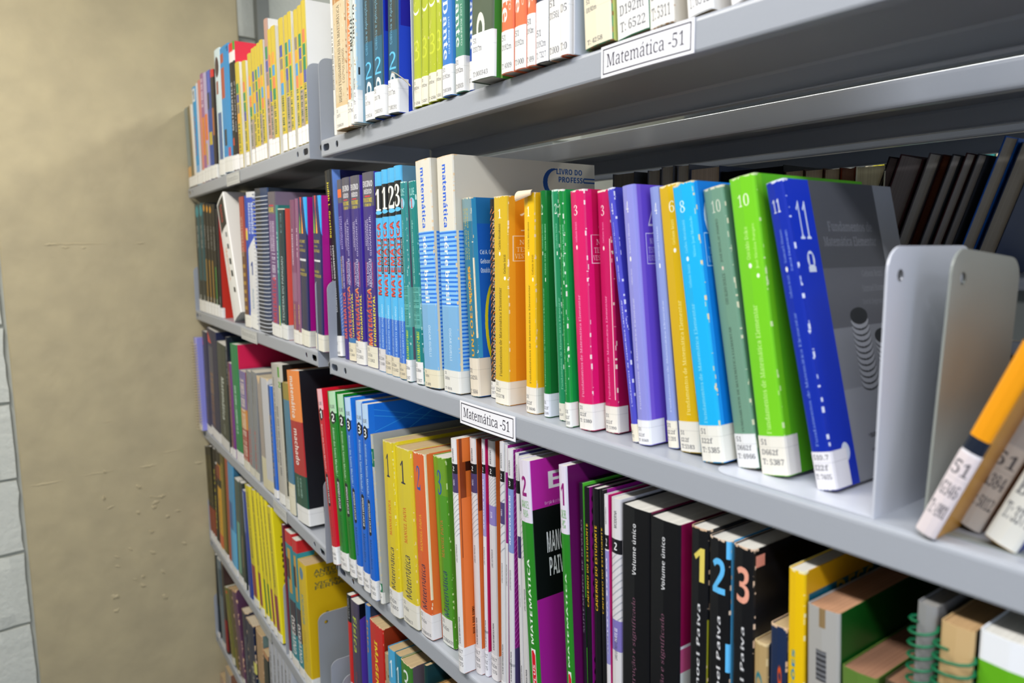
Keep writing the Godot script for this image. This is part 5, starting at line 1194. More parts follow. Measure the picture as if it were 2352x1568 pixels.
	bk("C", .8687, 0, .0204, .322, .2, 1.5, "101115", "0c0c10", "e9e6e0", .08, "e0c0a4", "black spine with a salmon 3 and salmon blocks on a black cover", "nb h eca48c .2 .8 .055 .15 3~nbi u e4e4e6 .38 .62 .21 .52 Manoel Paiva~R e0907c 1 1.6 .02 .05~R 101115 1 5 .05 1~R e49c84 1 2.2 .28 .38~R e49c84 1 2.2 .39 .5~R e49c84 .97 1.1 .5 .6~n h 606468 3 5 .26 .29 Contexto", "")
	bk("C", .8914, 0, .0124, .248, .15, 1.9, "b49868", "1c3050", "cdb48c", .01, "e0c898", "tan paperback with faded teal lettering, low beside the black spine numbered 3", "ni u 2c7888 .15 .75 .1 .9 PENTEADO", "")
	bk("C", .9042, 0, .0149, .269, .16, 1.4, "1c2c4c", "16243c", "cdb48c", .01, "e0c0a0", "navy blue paperback with orange lettering and a frayed top", "nbi u d85020 .45 .85 .12 .8 santos pito", "")
	bk("C", .9219, 0, .0141, .32, .2, 1.9, "e8bc08", "0c5c70", "e9e6e0", .15, "f0e4b0", "slender yellow spine with blue lettering and a teal cover", "nb u 2080c8 .25 .55 .2 .95 O MATEMÁTICO VALENTE CANÇÕES~R c8a008 1 1.25 0 1~R c89410 1 9 0 .06~R 0c5468 1.25 9 .06 1~nb h a88820 4 8 .06 .12 DESC", "")
	bk("C", .9413, 0, .0259, .298, .2, 2.5, "a8a6a2", "0c4c14", "c89878", .02, "", "thick grey book with a small black block and dark green cover, brown page tops", "R 3a3a3e .3 .62 .11 .19~R 8c7450 .4 .6 0 .05~S 76787c .3 .62 .11 .19 6", "")
	bk("C", .9711, 0, .0261, .262, .2, 3, "5c7c34", "4c6c2c", "a87c64", .02, "", "low green book with brown page tops beside the grey book", "", "")
	bk("C", .9998, 0, .0192, .267, .2, 2.4, "4c4030", "40382c", "a07860", .02, "", "low brown-topped book left of the green spiral binding", "", "")
	bk("D", .0435, .002, .0159, .317, .17, 1, "16161a", "c01818", "e9e6e0", .03, "", "thin black and red spine, first on the fourth right shelf", "R c81c1c 0 1 .16 .7~nb d e8e8ec .2 .75 .52 .72 VESTIBULAR~n u a8a8ac .3 .7 .02 .14 EDITORA", "")
	bk("D", .0598, .002, .0343, .314, .17, 1, "453c54", "5a3aa8", "e9e6e0", .1, "", "dark purple spine with lime lettering and a violet cover", "nbi d b0c040 .3 .75 .09 .3 Física~n d b03838 .4 .6 .42 .62 Ciência Moderna~R 0c0c14 1 6 0 .09~P 5c3ca8 1,.09 3,0 6,0 6,1 1,1", "")
	bk("D", .1232, .002, .0167, .33, .17, 1, "2c68b0", "1c2a44", "cdb48c", .03, "", "blue spine with orange lettering behind the red one", "nb d e08828 .35 .7 .08 .26 Física", "")
	bk("D", .1402, .002, .051, .311, .17, 1, "c42018", "8c2c0c", "cdb48c", .08, "e8b890", "red spine with slanted yellow capitals", "nbi d f0e420 .35 .65 .1 .72 IMAGENS DA FÍSICA", "")
	bk("D", .1942, .002, .0121, .275, .17, 1, "a89878", "988868", "cdb48c", .03, "", "thin stained tan spine between the red and light blue books", "W 6c4c28 40", "")
	bk("D", .2066, .002, .0237, .291, .17, 1, "b0b4b8", "a0a4a8", "cdb48c", .03, "", "grey spine with a light blue block numbered 1", "R 4ca8d4 0 1 0 .2~n h f2f6f8 .35 .65 .06 .16 1~nb u 30343c .3 .7 .22 .6 GEO ARRUDA", "")
	bk("D", .2314, .002, .0207, .293, .17, 1, "98a890", "8c9c84", "cdb48c", .03, "", "grey-green spine with a teal block numbered 1", "R 1c7890 0 1 0 .2~n h f2f6f8 .35 .65 .07 .17 1~nb u 28302c .3 .7 .22 .6 GEO ARRUDA", "")
	bk("D", .2525, .002, .0357, .292, .17, 1, "a0ac90", "685c64", "cdb48c", .06, "e8d0a8", "grey-green spine with a green block numbered 3 and a mauve cover", "R 3c7c28 0 1 0 .2~n h f2f6f8 .28 .72 .04 .17 3~nb u 28302c .3 .7 .22 .6 GEO ARRUDA", "")
	bk("D", .3282, .002, .0089, .319, .17, 1, "143838", "183c40", "cdb48c", .03, "", "dark green spine with cream lettering, behind the brown page tops", "nb u d8d0b0 .3 .7 .1 .5 GEOMETRIA", "")
	bk("D", .3375, .002, .0165, .277, .17, 1, "8c6c48", "805c3c", "b08c68", .03, "", "brown-topped book in front of the mauve cover", "", "")
	bk("D", .3544, .002, .0071, .3, .17, 1, "3c4434", "4c3c2c", "c0945c", .03, "", "dark-spined book with brown page tops under the third shelf edge", "", "")
	bk("D", .3619, .002, .0238, .303, .17, 1, "8c6c44", "805c3c", "c0945c", .03, "", "second brown-topped book under the third shelf edge", "", "")
	bk("l1", .003, -.003, .0446, .234, .17, 3, "8a9490", "a8aca4", "cdb48c", .012, "", "worn grey-green spine with an orange foot, leftmost on the top left shelf", "R d8a868 0 1 .74 .87~R a0aaa8 0 .3 0 .7", ".87 1.3 eae8e2|")
	bk("l1", .0481, -.003, .0382, .232, .17, 3, "7c7458", "8c8468", "cdb48c", .012, "", "olive brown old spine second from the pillar on the top left shelf", "R 5c6c60 .1 .5 .1 .6", ".87 1.3 eae8e2|")
	bk("l1", .0868, -.003, .0363, .231, .17, 3, "b8986c", "e0d8c8", "cdb48c", .012, "", "tan and white old spine third from the pillar on the top left shelf", "R e6ded0 .5 1 0 .9", ".87 1.3 eae8e2|")
	bk("l1", .1235, -.003, .0463, .272, .17, -.9, "2a9cd8", "d8e4f0", "e9e6e0", .012, "", "bright blue spine with white square numeral near the pillar", "R e8eef2 .1 .9 .02 .15~nb h 1c2c3c .3 .7 .04 .13 1~R 7ab0e0 0 1 .8 .87~Q u c05060 .3 .6 .3 .7", ".87 1.3 eae8e2|")
	bk("l1", .1703, -.003, .0273, .274, .17, -2.5, "d8d8e0", "f0d0c8", "e9e6e0", .012, "", "slim whitish spine beside the bright blue one", "", ".87 1.3 eae8e2|")
	bk("l1", .1981, -.003, .0328, .276, .17, -2.5, "d88878", "b8a898", "e9e6e0", .012, "", "salmon spine on the top left shelf", "R 70a0a0 .1 .5 .4 .9", ".87 1.3 eae8e2|")
	bk("l1", .2345, -.003, .0377, .286, .17, -2.5, "a06898", "e0a050", "e9e6e0", .012, "", "mauve and orange patterned spine", "R e08838 .1 .9 .4 .75~Q u f0e0e8 .2 .8 .05 .3", ".87 1.3 eae8e2|")
	bk("l1", .2726, -.003, .0399, .281, .17, -2.5, "c0b0d0", "e87c38", "e9e6e0", .012, "", "pale violet spine with orange centre block", "R e87c38 .1 .9 .38 .62~R d0b040 .1 .6 .65 .85", ".87 1.3 eae8e2|")
	bk("l1", .313, -.003, .0493, .277, .17, -2.5, "284c9c", "1c2c4c", "e9e6e0", .012, "", "dark blue spine with purple top on the top left shelf", "R 5868c8 .3 .9 .0 .2~R 1c2038 0 .6 .2 .35~R c8b030 .2 .9 .56 .68", ".87 1.3 eae8e2|")
	bk("l1", .3627, -.003, .0322, .272, .17, -2.5, "2c2420", "382c24", "e9e6e0", .012, "", "black spine with a red top and an orange title strip", "R d83028 0 1 0 .07~R b06830 .2 .8 .35 .6", ".87 1.3 eae8e2|")
	bk("l1", .421, -.003, .0591, .306, .17, -2.5, "d4e6ea", "b8ccd4", "e9e6e0", .012, "", "tall pale spine showing a dark printed head near its top", "E 3c1c28 .1 .8 .06 .22~R a05848 .2 .6 .25 .35~R 4c6898 .3 .9 .5 .9", ".87 1.3 eae8e2|")
	bk("l1", .4821, -.003, .0887, .296, .17, -2.5, "2490d0", "1c80c0", "e9e6e0", .012, "", "broad sky blue spine with red-brown label panels", "R b85038 .05 .45 .05 .12~R b85038 .05 .5 .16 .4~R 20303c .2 .5 .65 .78~R c04c68 .6 .85 .8 .88~nb h 144c80 .7 .95 .02 .06 1", ".87 1.3 eae8e2|")
	bk("l1", .5736, -.003, .0356, .288, .17, -2.5, "1c1a1c", "241c1c", "e9e6e0", .012, "", "black spine with red and white top, right of the sky blue one", "R e02830 0 1 0 .07~R f0e8e4 0 1 .07 .15~nb u d8d8dc .3 .7 .3 .68 MATEMÁTICA~R c04028 .3 .7 .74 .8", ".875 1.2 f2f0ee|")
	bk("l1", .6097, -.003, .016, .288, .17, -2.5, "1c1a1c", "e8384c", "e9e6e0", .03, "", "black spine with red, green and white top", "R e02830 0 .3 0 .07~R 48a030 .3 1 0 .07~R f0e8e4 0 1 .07 .15~nb u d8d8dc .3 .7 .3 .7 MATEMÁTICA", ".875 1.2 f2f0ee|")
	bk("l1", .6364, -.003, .0305, .236, .18, 0, "d0b838", "f4f2ee", "e9e6e0", .012, "", "first yellow spine with small coloured blocks from the black spines", "R 2c8858 .2 .85 0.20 0.29~R 5058a0 .2 .85 0.30 0.38~R 8c7c70 .2 .85 0.39 0.48~R e8a040 .2 .85 0.48 0.57~Q u 2c4c40 .3 .75 0.58 .84", ".865 1 eeecea|")
	bk("l1", .697, -.003, .0262, .227, .18, 0, "d0b838", "f4f2ee", "e9e6e0", .012, "", "second yellow spine with small coloured blocks from the black spines", "R e08050 .2 .85 0.20 0.29~R 2c8858 .2 .85 0.30 0.38~R 2c8858 .2 .85 0.39 0.48~R 5058a0 .2 .85 0.48 0.57~Q u 2c4c40 .3 .75 0.58 .84", ".865 1 eeecea|")
	bk("l1", .7485, -.003, .0237, .232, .18, 0, "d0b838", "f4f2ee", "e9e6e0", .012, "", "third yellow spine with small coloured blocks from the black spines", "R a89888 0 1 .6 .9~R e8a040 .2 .85 0.20 0.29~R 4898d0 .2 .85 0.30 0.38~R e08050 .2 .85 0.39 0.48~R 2c8858 .2 .85 0.48 0.57~Q u 2c4c40 .3 .75 0.58 .84", ".865 1 eeecea|")
	bk("l1", .78, -.003, .0207, .236, .18, 0, "d0b838", "f4f2ee", "e9e6e0", .012, "", "fourth yellow spine with small coloured blocks from the black spines", "R 5058a0 .2 .85 0.20 0.29~R 8c7c70 .2 .85 0.30 0.38~R e8a040 .2 .85 0.39 0.48~R 4898d0 .2 .85 0.48 0.57~Q u 2c4c40 .3 .75 0.58 .84", ".865 1 eeecea|")
	bk("l1", .8029, -.003, .0202, .235, .18, 0, "d0b838", "f4f2ee", "e9e6e0", .012, "", "fifth yellow spine with small coloured blocks from the black spines", "R 2c8858 .2 .85 0.20 0.29~R 2c8858 .2 .85 0.30 0.38~R 5058a0 .2 .85 0.39 0.48~R 8c7c70 .2 .85 0.48 0.57~Q u 2c4c40 .3 .75 0.58 .84", ".865 1 eeecea|")
	bk("l1", .8256, -.003, .0175, .237, .18, 0, "d0b838", "f4f2ee", "e9e6e0", .012, "", "sixth yellow spine with small coloured blocks from the black spines", "R a89888 0 1 .6 .9~R 4898d0 .2 .85 0.20 0.29~R e08050 .2 .85 0.30 0.38~R 2c8858 .2 .85 0.39 0.48~R 2c8858 .2 .85 0.48 0.57~Q u 2c4c40 .3 .75 0.58 .84", ".865 1 eeecea|")
	bk("l1", .8455, -.003, .0214, .238, .18, 0, "d0b838", "f4f2ee", "e9e6e0", .012, "", "seventh yellow spine with small coloured blocks from the black spines", "R 8c7c70 .2 .85 0.20 0.29~R e8a040 .2 .85 0.30 0.38~R 4898d0 .2 .85 0.39 0.48~R e08050 .2 .85 0.48 0.57~Q u 2c4c40 .3 .75 0.58 .84", ".865 1 eeecea|")
	bk("l1", .8863, -.003, .0225, .269, .18, 0, "b89080", "f4f2ee", "e9e6e0", .012, "", "taller mauve spine with white cover standing among the yellow banded spines", "R 2c8858 .2 .85 0.20 0.29~R 5058a0 .2 .85 0.30 0.38~R 8c7c70 .2 .85 0.39 0.48~R e8a040 .2 .85 0.48 0.57~Q u 2c4c40 .3 .75 0.58 .84", ".865 1 eeecea|")
	bk("l1", .9092, -.003, .0189, .244, .18, 0, "d0b838", "f4f2ee", "e9e6e0", .012, "", "ninth yellow spine with small coloured blocks from the black spines", "R a89888 0 1 .6 .9~R e08050 .2 .85 0.20 0.29~R 2c8858 .2 .85 0.30 0.38~R 2c8858 .2 .85 0.39 0.48~R 5058a0 .2 .85 0.48 0.57~Q u 2c4c40 .3 .75 0.58 .84", ".865 1 eeecea|")
	bk("l1", .9292, -.003, .0262, .244, .18, 0, "d0b838", "f4f2ee", "e9e6e0", .012, "", "tenth yellow spine with small coloured blocks from the black spines", "R e8a040 .2 .85 0.20 0.29~R 4898d0 .2 .85 0.30 0.38~R e08050 .2 .85 0.39 0.48~R 2c8858 .2 .85 0.48 0.57~Q u 2c4c40 .3 .75 0.58 .84", ".865 1 eeecea|")
	bk("l1", .9828, -.003, .0264, .245, .18, 0, "d0b838", "f4f2ee", "e9e6e0", .012, "", "eleventh yellow spine with small coloured blocks from the black spines", "R 5058a0 .2 .85 0.20 0.29~R 8c7c70 .2 .85 0.30 0.38~R e8a040 .2 .85 0.39 0.48~R 4898d0 .2 .85 0.48 0.57~Q u 2c4c40 .3 .75 0.58 .84", ".865 1 eeecea|")
	bk("l1", 1.0185, -.003, .0201, .242, .18, 0, "d0b838", "f4f2ee", "e9e6e0", .012, "", "twelfth yellow spine with small coloured blocks from the black spines", "R a89888 0 1 .6 .9~R 2c8858 .2 .85 0.20 0.29~R 2c8858 .2 .85 0.30 0.38~R 5058a0 .2 .85 0.39 0.48~R 8c7c70 .2 .85 0.48 0.57~Q u 2c4c40 .3 .75 0.58 .84", ".865 1 eeecea|")
	bk("l1", 1.0405, -.003, .0188, .243, .18, 0, "d0b838", "f4f2ee", "e9e6e0", .012, "", "thirteenth yellow spine with small coloured blocks from the black spines", "R 4898d0 .2 .85 0.20 0.29~R e08050 .2 .85 0.30 0.38~R 2c8858 .2 .85 0.39 0.48~R 2c8858 .2 .85 0.48 0.57~Q u 2c4c40 .3 .75 0.58 .84", ".865 1 eeecea|")
	bk("l1", 1.0767, -.003, .0203, .237, .18, 0, "d0b838", "f4f2ee", "e9e6e0", .012, "", "fourteenth yellow spine with small coloured blocks from the black spines", "R 8c7c70 .2 .85 0.20 0.29~R e8a040 .2 .85 0.30 0.38~R 4898d0 .2 .85 0.39 0.48~R e08050 .2 .85 0.48 0.57~Q u 2c4c40 .3 .75 0.58 .84", ".865 1 eeecea|")
	bk("l1", 1.0988, -.003, .0198, .238, .18, 0, "d0b838", "f4f2ee", "e9e6e0", .012, "", "fifteenth yellow spine with small coloured blocks from the black spines", "R a89888 0 1 .6 .9~R 2c8858 .2 .85 0.20 0.29~R 5058a0 .2 .85 0.30 0.38~R 8c7c70 .2 .85 0.39 0.48~R e8a040 .2 .85 0.48 0.57~Q u 2c4c40 .3 .75 0.58 .84", ".865 1 eeecea|")
	bk("l1", 1.1205, -.003, .0208, .241, .18, 0, "d0b838", "f4f2ee", "e9e6e0", .12, "", "yellow banded spine beside the perforated plate, its white cover with green and grey panels", "R e08050 .2 .85 0.20 0.29~R 2c8858 .2 .85 0.30 0.38~R 2c8858 .2 .85 0.39 0.48~R 5058a0 .2 .85 0.48 0.57~Q u 2c4c40 .3 .75 0.58 .84~R f6f4f0 1 3.4 0 1~R 1c9850 3.4 9 0 .1~n h e8f0e8 3.5 7 .01 .09 TEIXEIRA~R 8c9094 3.4 9 .1 .24~n h e4e6e8 3.5 6 .115 .235 AULA~R 202428 3.4 9 .24 .3", ".865 1 eeecea|")
	bk("l2", .0488, -.003, .062, .319, .15, -2.5, "1c2422", "14181a", "e9e6e0", .012, "", "leftmost slim black-green spine of the black series by the pillar", "R 1c5058 .5 1 0 .7~E 2c8c98 .2 .9 .02 .12~Q u 9c9c98 .35 .65 .2 .4~Q u b8b8b4 .3 .7 .84 .95", ".885 1.2 eceae6|")
	bk("l2", .1113, -.003, .0512, .32, .15, -2.5, "1c2422", "14181a", "e9e6e0", .012, "", "second slim black-green spine with a teal mark", "R 1c5058 .5 1 0 .7~E 2c8c98 .2 .9 .02 .12~Q u 9c9c98 .35 .65 .2 .4~Q u b8b8b4 .3 .7 .84 .95", ".885 1.2 eceae6|")
	bk("l2", .1676, -.003, .0352, .319, .15, -2.5, "1c1812", "14181a", "e9e6e0", .012, "", "third slim black spine with a gold dot and gold stripe", "E d89820 .2 .8 .02 .08~R a07820 .25 .7 .5 .95~Q u 9c9c98 .35 .65 .2 .4~Q u b8b8b4 .3 .7 .84 .95", ".885 1.2 eceae6|")
	bk("l2", .2096, -.003, .0361, .314, .15, -2.5, "1c1812", "14181a", "e9e6e0", .012, "", "fourth slim black spine with a gold dot", "E d89820 .2 .8 .02 .08~R a07820 .25 .7 .5 .95~Q u 9c9c98 .35 .65 .2 .4~Q u b8b8b4 .3 .7 .84 .95", ".885 1.2 eceae6|")
	bk("l2", .2509, -.003, .0352, .31, .15, -2.5, "1c1812", "14181a", "e9e6e0", .012, "", "fifth slim black spine with a gold dot", "E d89820 .2 .8 .02 .08~R a07820 .25 .7 .5 .95~Q u 9c9c98 .35 .65 .2 .4~Q u b8b8b4 .3 .7 .84 .95", ".885 1.2 eceae6|")
	bk("l2", .2896, -.003, .031, .308, .15, -2.5, "1c1812", "14181a", "e9e6e0", .012, "", "sixth slim black spine with a green foot stripe", "R 3c8c30 .3 .7 .55 .95~Q u 9c9c98 .35 .65 .2 .4~Q u b8b8b4 .3 .7 .84 .95", ".885 1.2 eceae6|")
	bk("l2", .331, -.003, .026, .294, .15, -2.5, "14141a", "c02c20", "e9e6e0", .02, "", "black spine with a red cover edge, right end of the black series", "Q u b0b0b0 .3 .6 .8 .9~R c83020 1 3 .3 1", ".9 1.3 eceae6|")
	bk("l2", .4909, -.003, .084, .326, .19, 22.3, "f0eeea", "e6e2da", "e9e6e0", .012, "", "white leaning book with a black block and red lettering at its top", "R 14141a .12 .9 .02 .26~nbi d c01820 .35 .65 .06 .2 Santa~n d e08850 .3 .55 .42 .68 Matemática~P 888c90 .6,.3 .8,.32 .8,.36 .6,.34~P 606468 .6,.4 .8,.42 .8,.46 .6,.44~P 202428 .6,.52 .8,.54 .8,.59 .6,.57~P 202428 .6,.62 .8,.64 .8,.69 .6,.67~P 202428 .62,.76 .8,.78 .8,.82 .62,.8", "")
	bk("l2", .6086, -.003, .0378, .309, .18, .5, "a8483c", "6c4030", "e9e6e0", .012, "", "brick red and brown spine with small patterned foot", "R 6c4630 0 1 .42 1~n u d8c8b0 .3 .7 .15 .45 MATEMÁTICA~S b08838 .2 .8 .5 .95 7", ".9 1 e8e4da|")
	bk("l2", .6468, -.003, .0165, .309, .17, -2.1, "2c4ca8", "382050", "e9e6e0", .012, "", "narrow royal blue spine between the brick red and white ones", "R f0a080 0 1 .24 .32~R e0c840 .5 1 .26 .33", ".9 1 e8e4da|")
	bk("l2", .6637, -.003, .0684, .314, .2, -2.5, "e4e4e6", "d8dae0", "e9e6e0", .012, "", "white spine with a royal blue upper half", "R 1f4cc4 0 1 .04 .42~nb d e8eef8 .25 .55 .08 .3 Matemática~nb d e8eef8 .6 .9 .08 .3 Matemática~P e4e4e6 0,.42 .9,.32 1,.42~nb h 1c3c8c .3 .6 .5 .6 1~n u 4878a0 .35 .6 .7 .85 volume", ".88 1 efeeea|")
	bk("l2", .7403, -.003, .1018, .315, .2, -2.5, "2c3444", "1c2430", "e9e6e0", .012, "", "spiral bound clear-covered notebook with pale plastic coil on the second left shelf", "R 243c64 .5 1 0 .9", "", "spiral_book")
	bk("l2", .8427, -.003, .0524, .303, .2, -2.5, "6a4878", "7c6c80", "e9e6e0", .03, "", "purple spine with grey top and red lettering, right of the plastic coil", "R 686068 0 1 0 .15~R d02c40 .2 .8 .09 .1~nb h e8d030 .1 .8 .105 .14 VOLUME~Q u b8a8c0 .2 .8 .2 .4~Q u d0c8d8 .4 .8 .42 .6~nb u c82840 .2 .8 .58 .9 MATEMÁTICA", ".905 1 e8e6e0|")
	bk("l2", .8955, -.003, .0152, .275, .17, -2.5, "3c8480", "2c7470", "e9e6e0", .012, "", "narrow teal spine behind the dark green one on the second left shelf", "Q u c0dcd8 .3 .7 .2 .5~R e0d840 .4 .7 .75 .95", ".9 1 e6e4dc|")
	bk("l2", .9118, -.003, .0425, .266, .17, -2.5, "0c3038", "f05848", "e9e6e0", .03, "", "dark green spine with white spaced capitals and a coral cover", "n u e8f0ee .4 .68 .36 .9 O TEOREMA DO PAPAGAIO~Q u 608088 .45 .65 .04 .2~R e0d8c8 0 1 0 .012~R f86050 1 3 0 1", ".88 1.6 e4e4e0|")
	bk("l2", .996, -.003, .0297, .279, .17, -2, "804868", "704060", "e9e6e0", .012, "", "left of two mauve spines on the second left shelf", "Q u d8c0d0 .35 .6 .2 .45~R 90607c 0 1 .5 .7~nb u d0a048 .3 .6 .72 .9 ÁLGEBRA PARA O 2º GRAU", ".9 1 e8e4da|")
	bk("l2", 1.026, -.003, .0199, .28, .17, -2.5, "8c5878", "7c4868", "e9e6e0", .012, "", "right of two mauve spines on the second left shelf", "Q u d8c0d0 .35 .6 .2 .4~nb u d8b050 .3 .6 .72 .92 2º GRAU", ".91 1 e8e4da|")
	bk("l2", 1.0463, -.003, .0462, .28, .19, -2.5, "1c1c58", "b8108c", "e9e6e0", .03, "", "left of two navy spines with coloured triangles and a magenta cover", "R 303048 .3 .8 .4 .95~P 78c030 .1,.24 .2,.1 .32,.24~P e04830 .3,0 .52,0 .45,.14~P f0a030 .45,.24 .52,.1 .65,.24~P 30a0f0 .7,0 1,0 1,.25 .92,.2~nb h d8c030 .1 .8 .28 .3 VOLUME~nb h d8c030 .1 .6 .31 .33 MATEMÁTICA~nb h d8c030 .1 .8 .34 .36 AULA POR AULA~R d8d8dc .1 .85 .405 .42~nb h d8c030 .1 .7 .47 .49 VERSÃO~nb h d8c030 .1 .9 .5 .52 PROFESSOR~R 30b0f0 .93 1 0 .2", ".885 1.4 e8e4d4|")
	bk("l2", 1.1295, -.003, .0424, .278, .19, -2.5, "1c1c58", "b8108c", "e9e6e0", .03, "", "right of two navy spines with coloured triangles and a magenta cover", "R 303048 .3 .8 .4 .95~P 78c030 .1,.24 .2,.1 .32,.24~P e04830 .3,0 .52,0 .45,.14~P f0a030 .45,.24 .52,.1 .65,.24~P 30a0f0 .7,0 1,0 1,.25 .92,.2~nb h d8c030 .1 .8 .28 .3 VOLUME~nb h d8c030 .1 .6 .31 .33 MATEMÁTICA~nb h d8c030 .1 .8 .34 .36 AULA POR AULA~R d8d8dc .1 .85 .405 .42~nb h d8c030 .1 .7 .47 .49 VERSÃO~nb h d8c030 .1 .9 .5 .52 PROFESSOR~R 30b0f0 .93 1 0 .2", ".885 1.4 e8e4d4|")
	bk("l3", .012, .012, .0397, .292, .17, 3, "9090c8", "8c8cd8", "e9e6e0", .012, "", "lavender spiral-bound book with a beige wire coil by the pillar", "R a8a4e0 .4 1 0 1", ".93 1 eceaea|", "spiral_book")
	bk("l3", .0522, -.003, .0665, .317, .18, -1, "1c2248", "2c3048", "e9e6e0", .012, "", "left navy spine with a red triangle near the pillar on the third left shelf", "P c83828 0,.04 .25,.14 0,.14~R 44444c .1 .5 .16 .9~Q u 806030 .2 .5 .4 .9", ".92 1 eceaea|")
	bk("l3", .1191, -.003, .1251, .33, .18, -2.5, "1c2248", "141c40", "e9e6e0", .012, "", "right navy spine with red triangle and grey band, on the third left shelf", "P e04428 .05,.03 .5,.13 .1,.13~R 54545c .1 .55 .16 .6~Q u a07038 .2 .5 .4 .9", ".91 1.2 eceaea|")
	bk("l3", .246, -.003, .1088, .302, .18, -2.5, "3a4238", "2c342c", "e9e6e0", .012, "", "dark olive spine with white lettering on the third left shelf", "nb d d0d8d0 .4 .7 .32 .72 Matemática~n d a0a8a0 .5 .7 .76 .86 volume", ".9 1 dcdad6|")
	bk("l3", .3613, -.003, .012, .329, .17, -2.5, "24242c", "1c2430", "e9e6e0", .012, "", "thin black spine behind the maroon one on the third left shelf", "Q u c0c0c4 .3 .7 .05 .4", ".94 1 e8e4dc|")
	bk("l3", .3836, -.003, .0448, .261, .16, -.4, "6c3848", "702078", "e9e6e0", .012, "", "maroon spine with a violet edge on the third left shelf", "R 782488 .6 1 0 1~Q u b89070 .15 .45 .1 .9", ".9 1 eceaea|")
	bk("l3", .4386, -.003, .0722, .317, .19, 1.8, "10844c", "c01c30", "e9e6e0", .02, "", "green spine with white script and red cover, third left shelf", "Q u d0ece0 .3 .55 .35 .75~R d81c50 1 3 0 1", ".9 1.3 eceaea|")
	bk("l3", .5128, -.003, .0602, .257, .17, .5, "7c70a0", "a04030", "cfcac0", .012, "", "tattered spine striped lilac, orange and brick red", "R d08c40 0 1 .38 .58~R a03c34 0 1 .58 1~Q u e8d8c8 .2 .8 .08 .9", ".9 1 e0dccc|")
	bk("l3", .5734, -.003, .0437, .266, .17, -2.5, "86888a", "8c8e90", "d8d2c6", .012, "", "left of two faded grey spines with red lettering", "Q u c04c54 .4 .6 .55 .9~Q u 505458 .3 .5 .05 .3", ".92 1 d8d4c4|")
	bk("l3", .6205, -.003, .0475, .271, .17, -2.5, "86888a", "8c8e90", "d8d2c6", .012, "", "right of two faded grey spines with red lettering", "Q u c04c54 .4 .6 .55 .9~Q u 505458 .3 .5 .05 .3", ".92 1 d8d4c4|")
	bk("l3", .699, -.003, .0918, .267, .19, 3, "989490", "d4d2d0", "c8bca4", .012, "e0c8a0", "battered grey-white book with a torn beige foot", "R a89c94 0 .4 0 1~R d8d0b0 0 1 .72 1~R c8c8cc .5 1 0 .9~P e8c8a0 0,0 .4,0 .2,.08", "")
	bk("l3", .7913, -.003, .0302, .258, .16, 2.7, "24508c", "1c64c8", "e9e6e0", .012, "", "royal blue spine with orange lettering on the third left shelf", "n u c8a050 .3 .7 .25 .8 MATEMÁTICA~R 2c6cd0 .65 1 0 1", ".92 1.2 eceae8|")
	bk("l3", .8343, -.003, .0435, .314, .2, 3, "b4b0a8", "a8a49c", "e9e6e0", .012, "", "tall grey-white spine with dark lettering on the third left shelf", "Q u 505050 .25 .45 .1 .7~Q u 606060 .6 .8 .3 .8", ".92 1 eceae6|")
	bk("l3", .8783, -.003, .0327, .317, .2, 2.9, "c8c4b8", "20201c", "e9e6e0", .012, "", "tall pale spine with a green square and black edge, third left shelf", "R 4c9c20 .05 .6 .02 .09~nb h 58a030 .1 .7 .12 .16 2~R 20241c .75 1 .12 .9~n u d8d8d0 .78 .95 .6 .8 MATEMÁTICA", ".92 1 e4e2da|")
	bk("l3", .912, -.003, .0394, .283, .19, 3, "4c7c94", "3c6880", "cdb48c", .012, "", "slate blue spine with an olive top and stained foot, third left shelf", "R 98883c 0 1 0 .13~R dcd4b8 0 1 .76 1", ".8 1 dfd9c2|")
	bk("l3", .9668, -.003, .0779, .315, .2, 6, "e8803c", "17171d", "e9e6e0", .13, "", "thick spine in orange, red and green with white lettering beside a black cover", "R f08c40 0 1 0 .33~R b02428 0 1 .33 .68~R 0c4c3c 0 1 .68 1~nb d f4f0ea .25 .6 .04 .31 matemática~nb d f4f0ea .28 .62 .38 .62 machado~n d d0e0d8 .25 .4 .7 .83 volume único~n d d0e0d8 .5 .65 .7 .83 ensino médio~R 17171d 1 5 0 1~nb h f2f2f2 1.6 3.6 .22 .335 m~nb h f2f2f2 1.6 3.6 .35 .46 m~nb h 4c1820 1.8 3.8 .02 .1 415~nb h 4c1820 1.7 3.9 .12 .2 849~nb h 4c1820 1.8 4 .48 .56 410~nb h 4c1820 1.8 4 .58 .66 409~nb h 4c1820 1.8 4 .68 .76 460~R f09890 1.9 4 .8 .94~R ec5848 1.95 4 .81 .93~nb h f8e0d8 2 3.6 .82 .865 LIVRO DO PROFESSOR~nb h 5c1814 2.1 3.4 .875 .91 ABRELIVROS", ".885 1.4 ecebe8|")
	bk("l4", .003, -.003, .0285, .303, .17, 3, "2c2818", "242014", "e9e6e0", .012, "", "first slim dark spine with yellowish print and rust foot, fourth left shelf", "Q u a08c20 .3 .6 .1 .6~R 8c3820 0 1 .64 .92", ".91 1.2 eceae8|")
	bk("l4", .032, -.003, .0291, .309, .17, 3, "2c2818", "242014", "e9e6e0", .012, "", "second slim dark spine with yellowish print and rust foot, fourth left shelf", "Q u a08c20 .3 .6 .1 .6~R 8c3820 0 1 .64 .92", ".91 1.2 eceae8|")
	bk("l4", .0615, -.003, .0307, .316, .17, 3, "2c2818", "242014", "e9e6e0", .012, "", "third slim dark spine with yellowish print and rust foot, fourth left shelf", "Q u a08c20 .3 .6 .1 .6~R 8c3820 0 1 .64 .92", ".91 1.2 eceae8|")
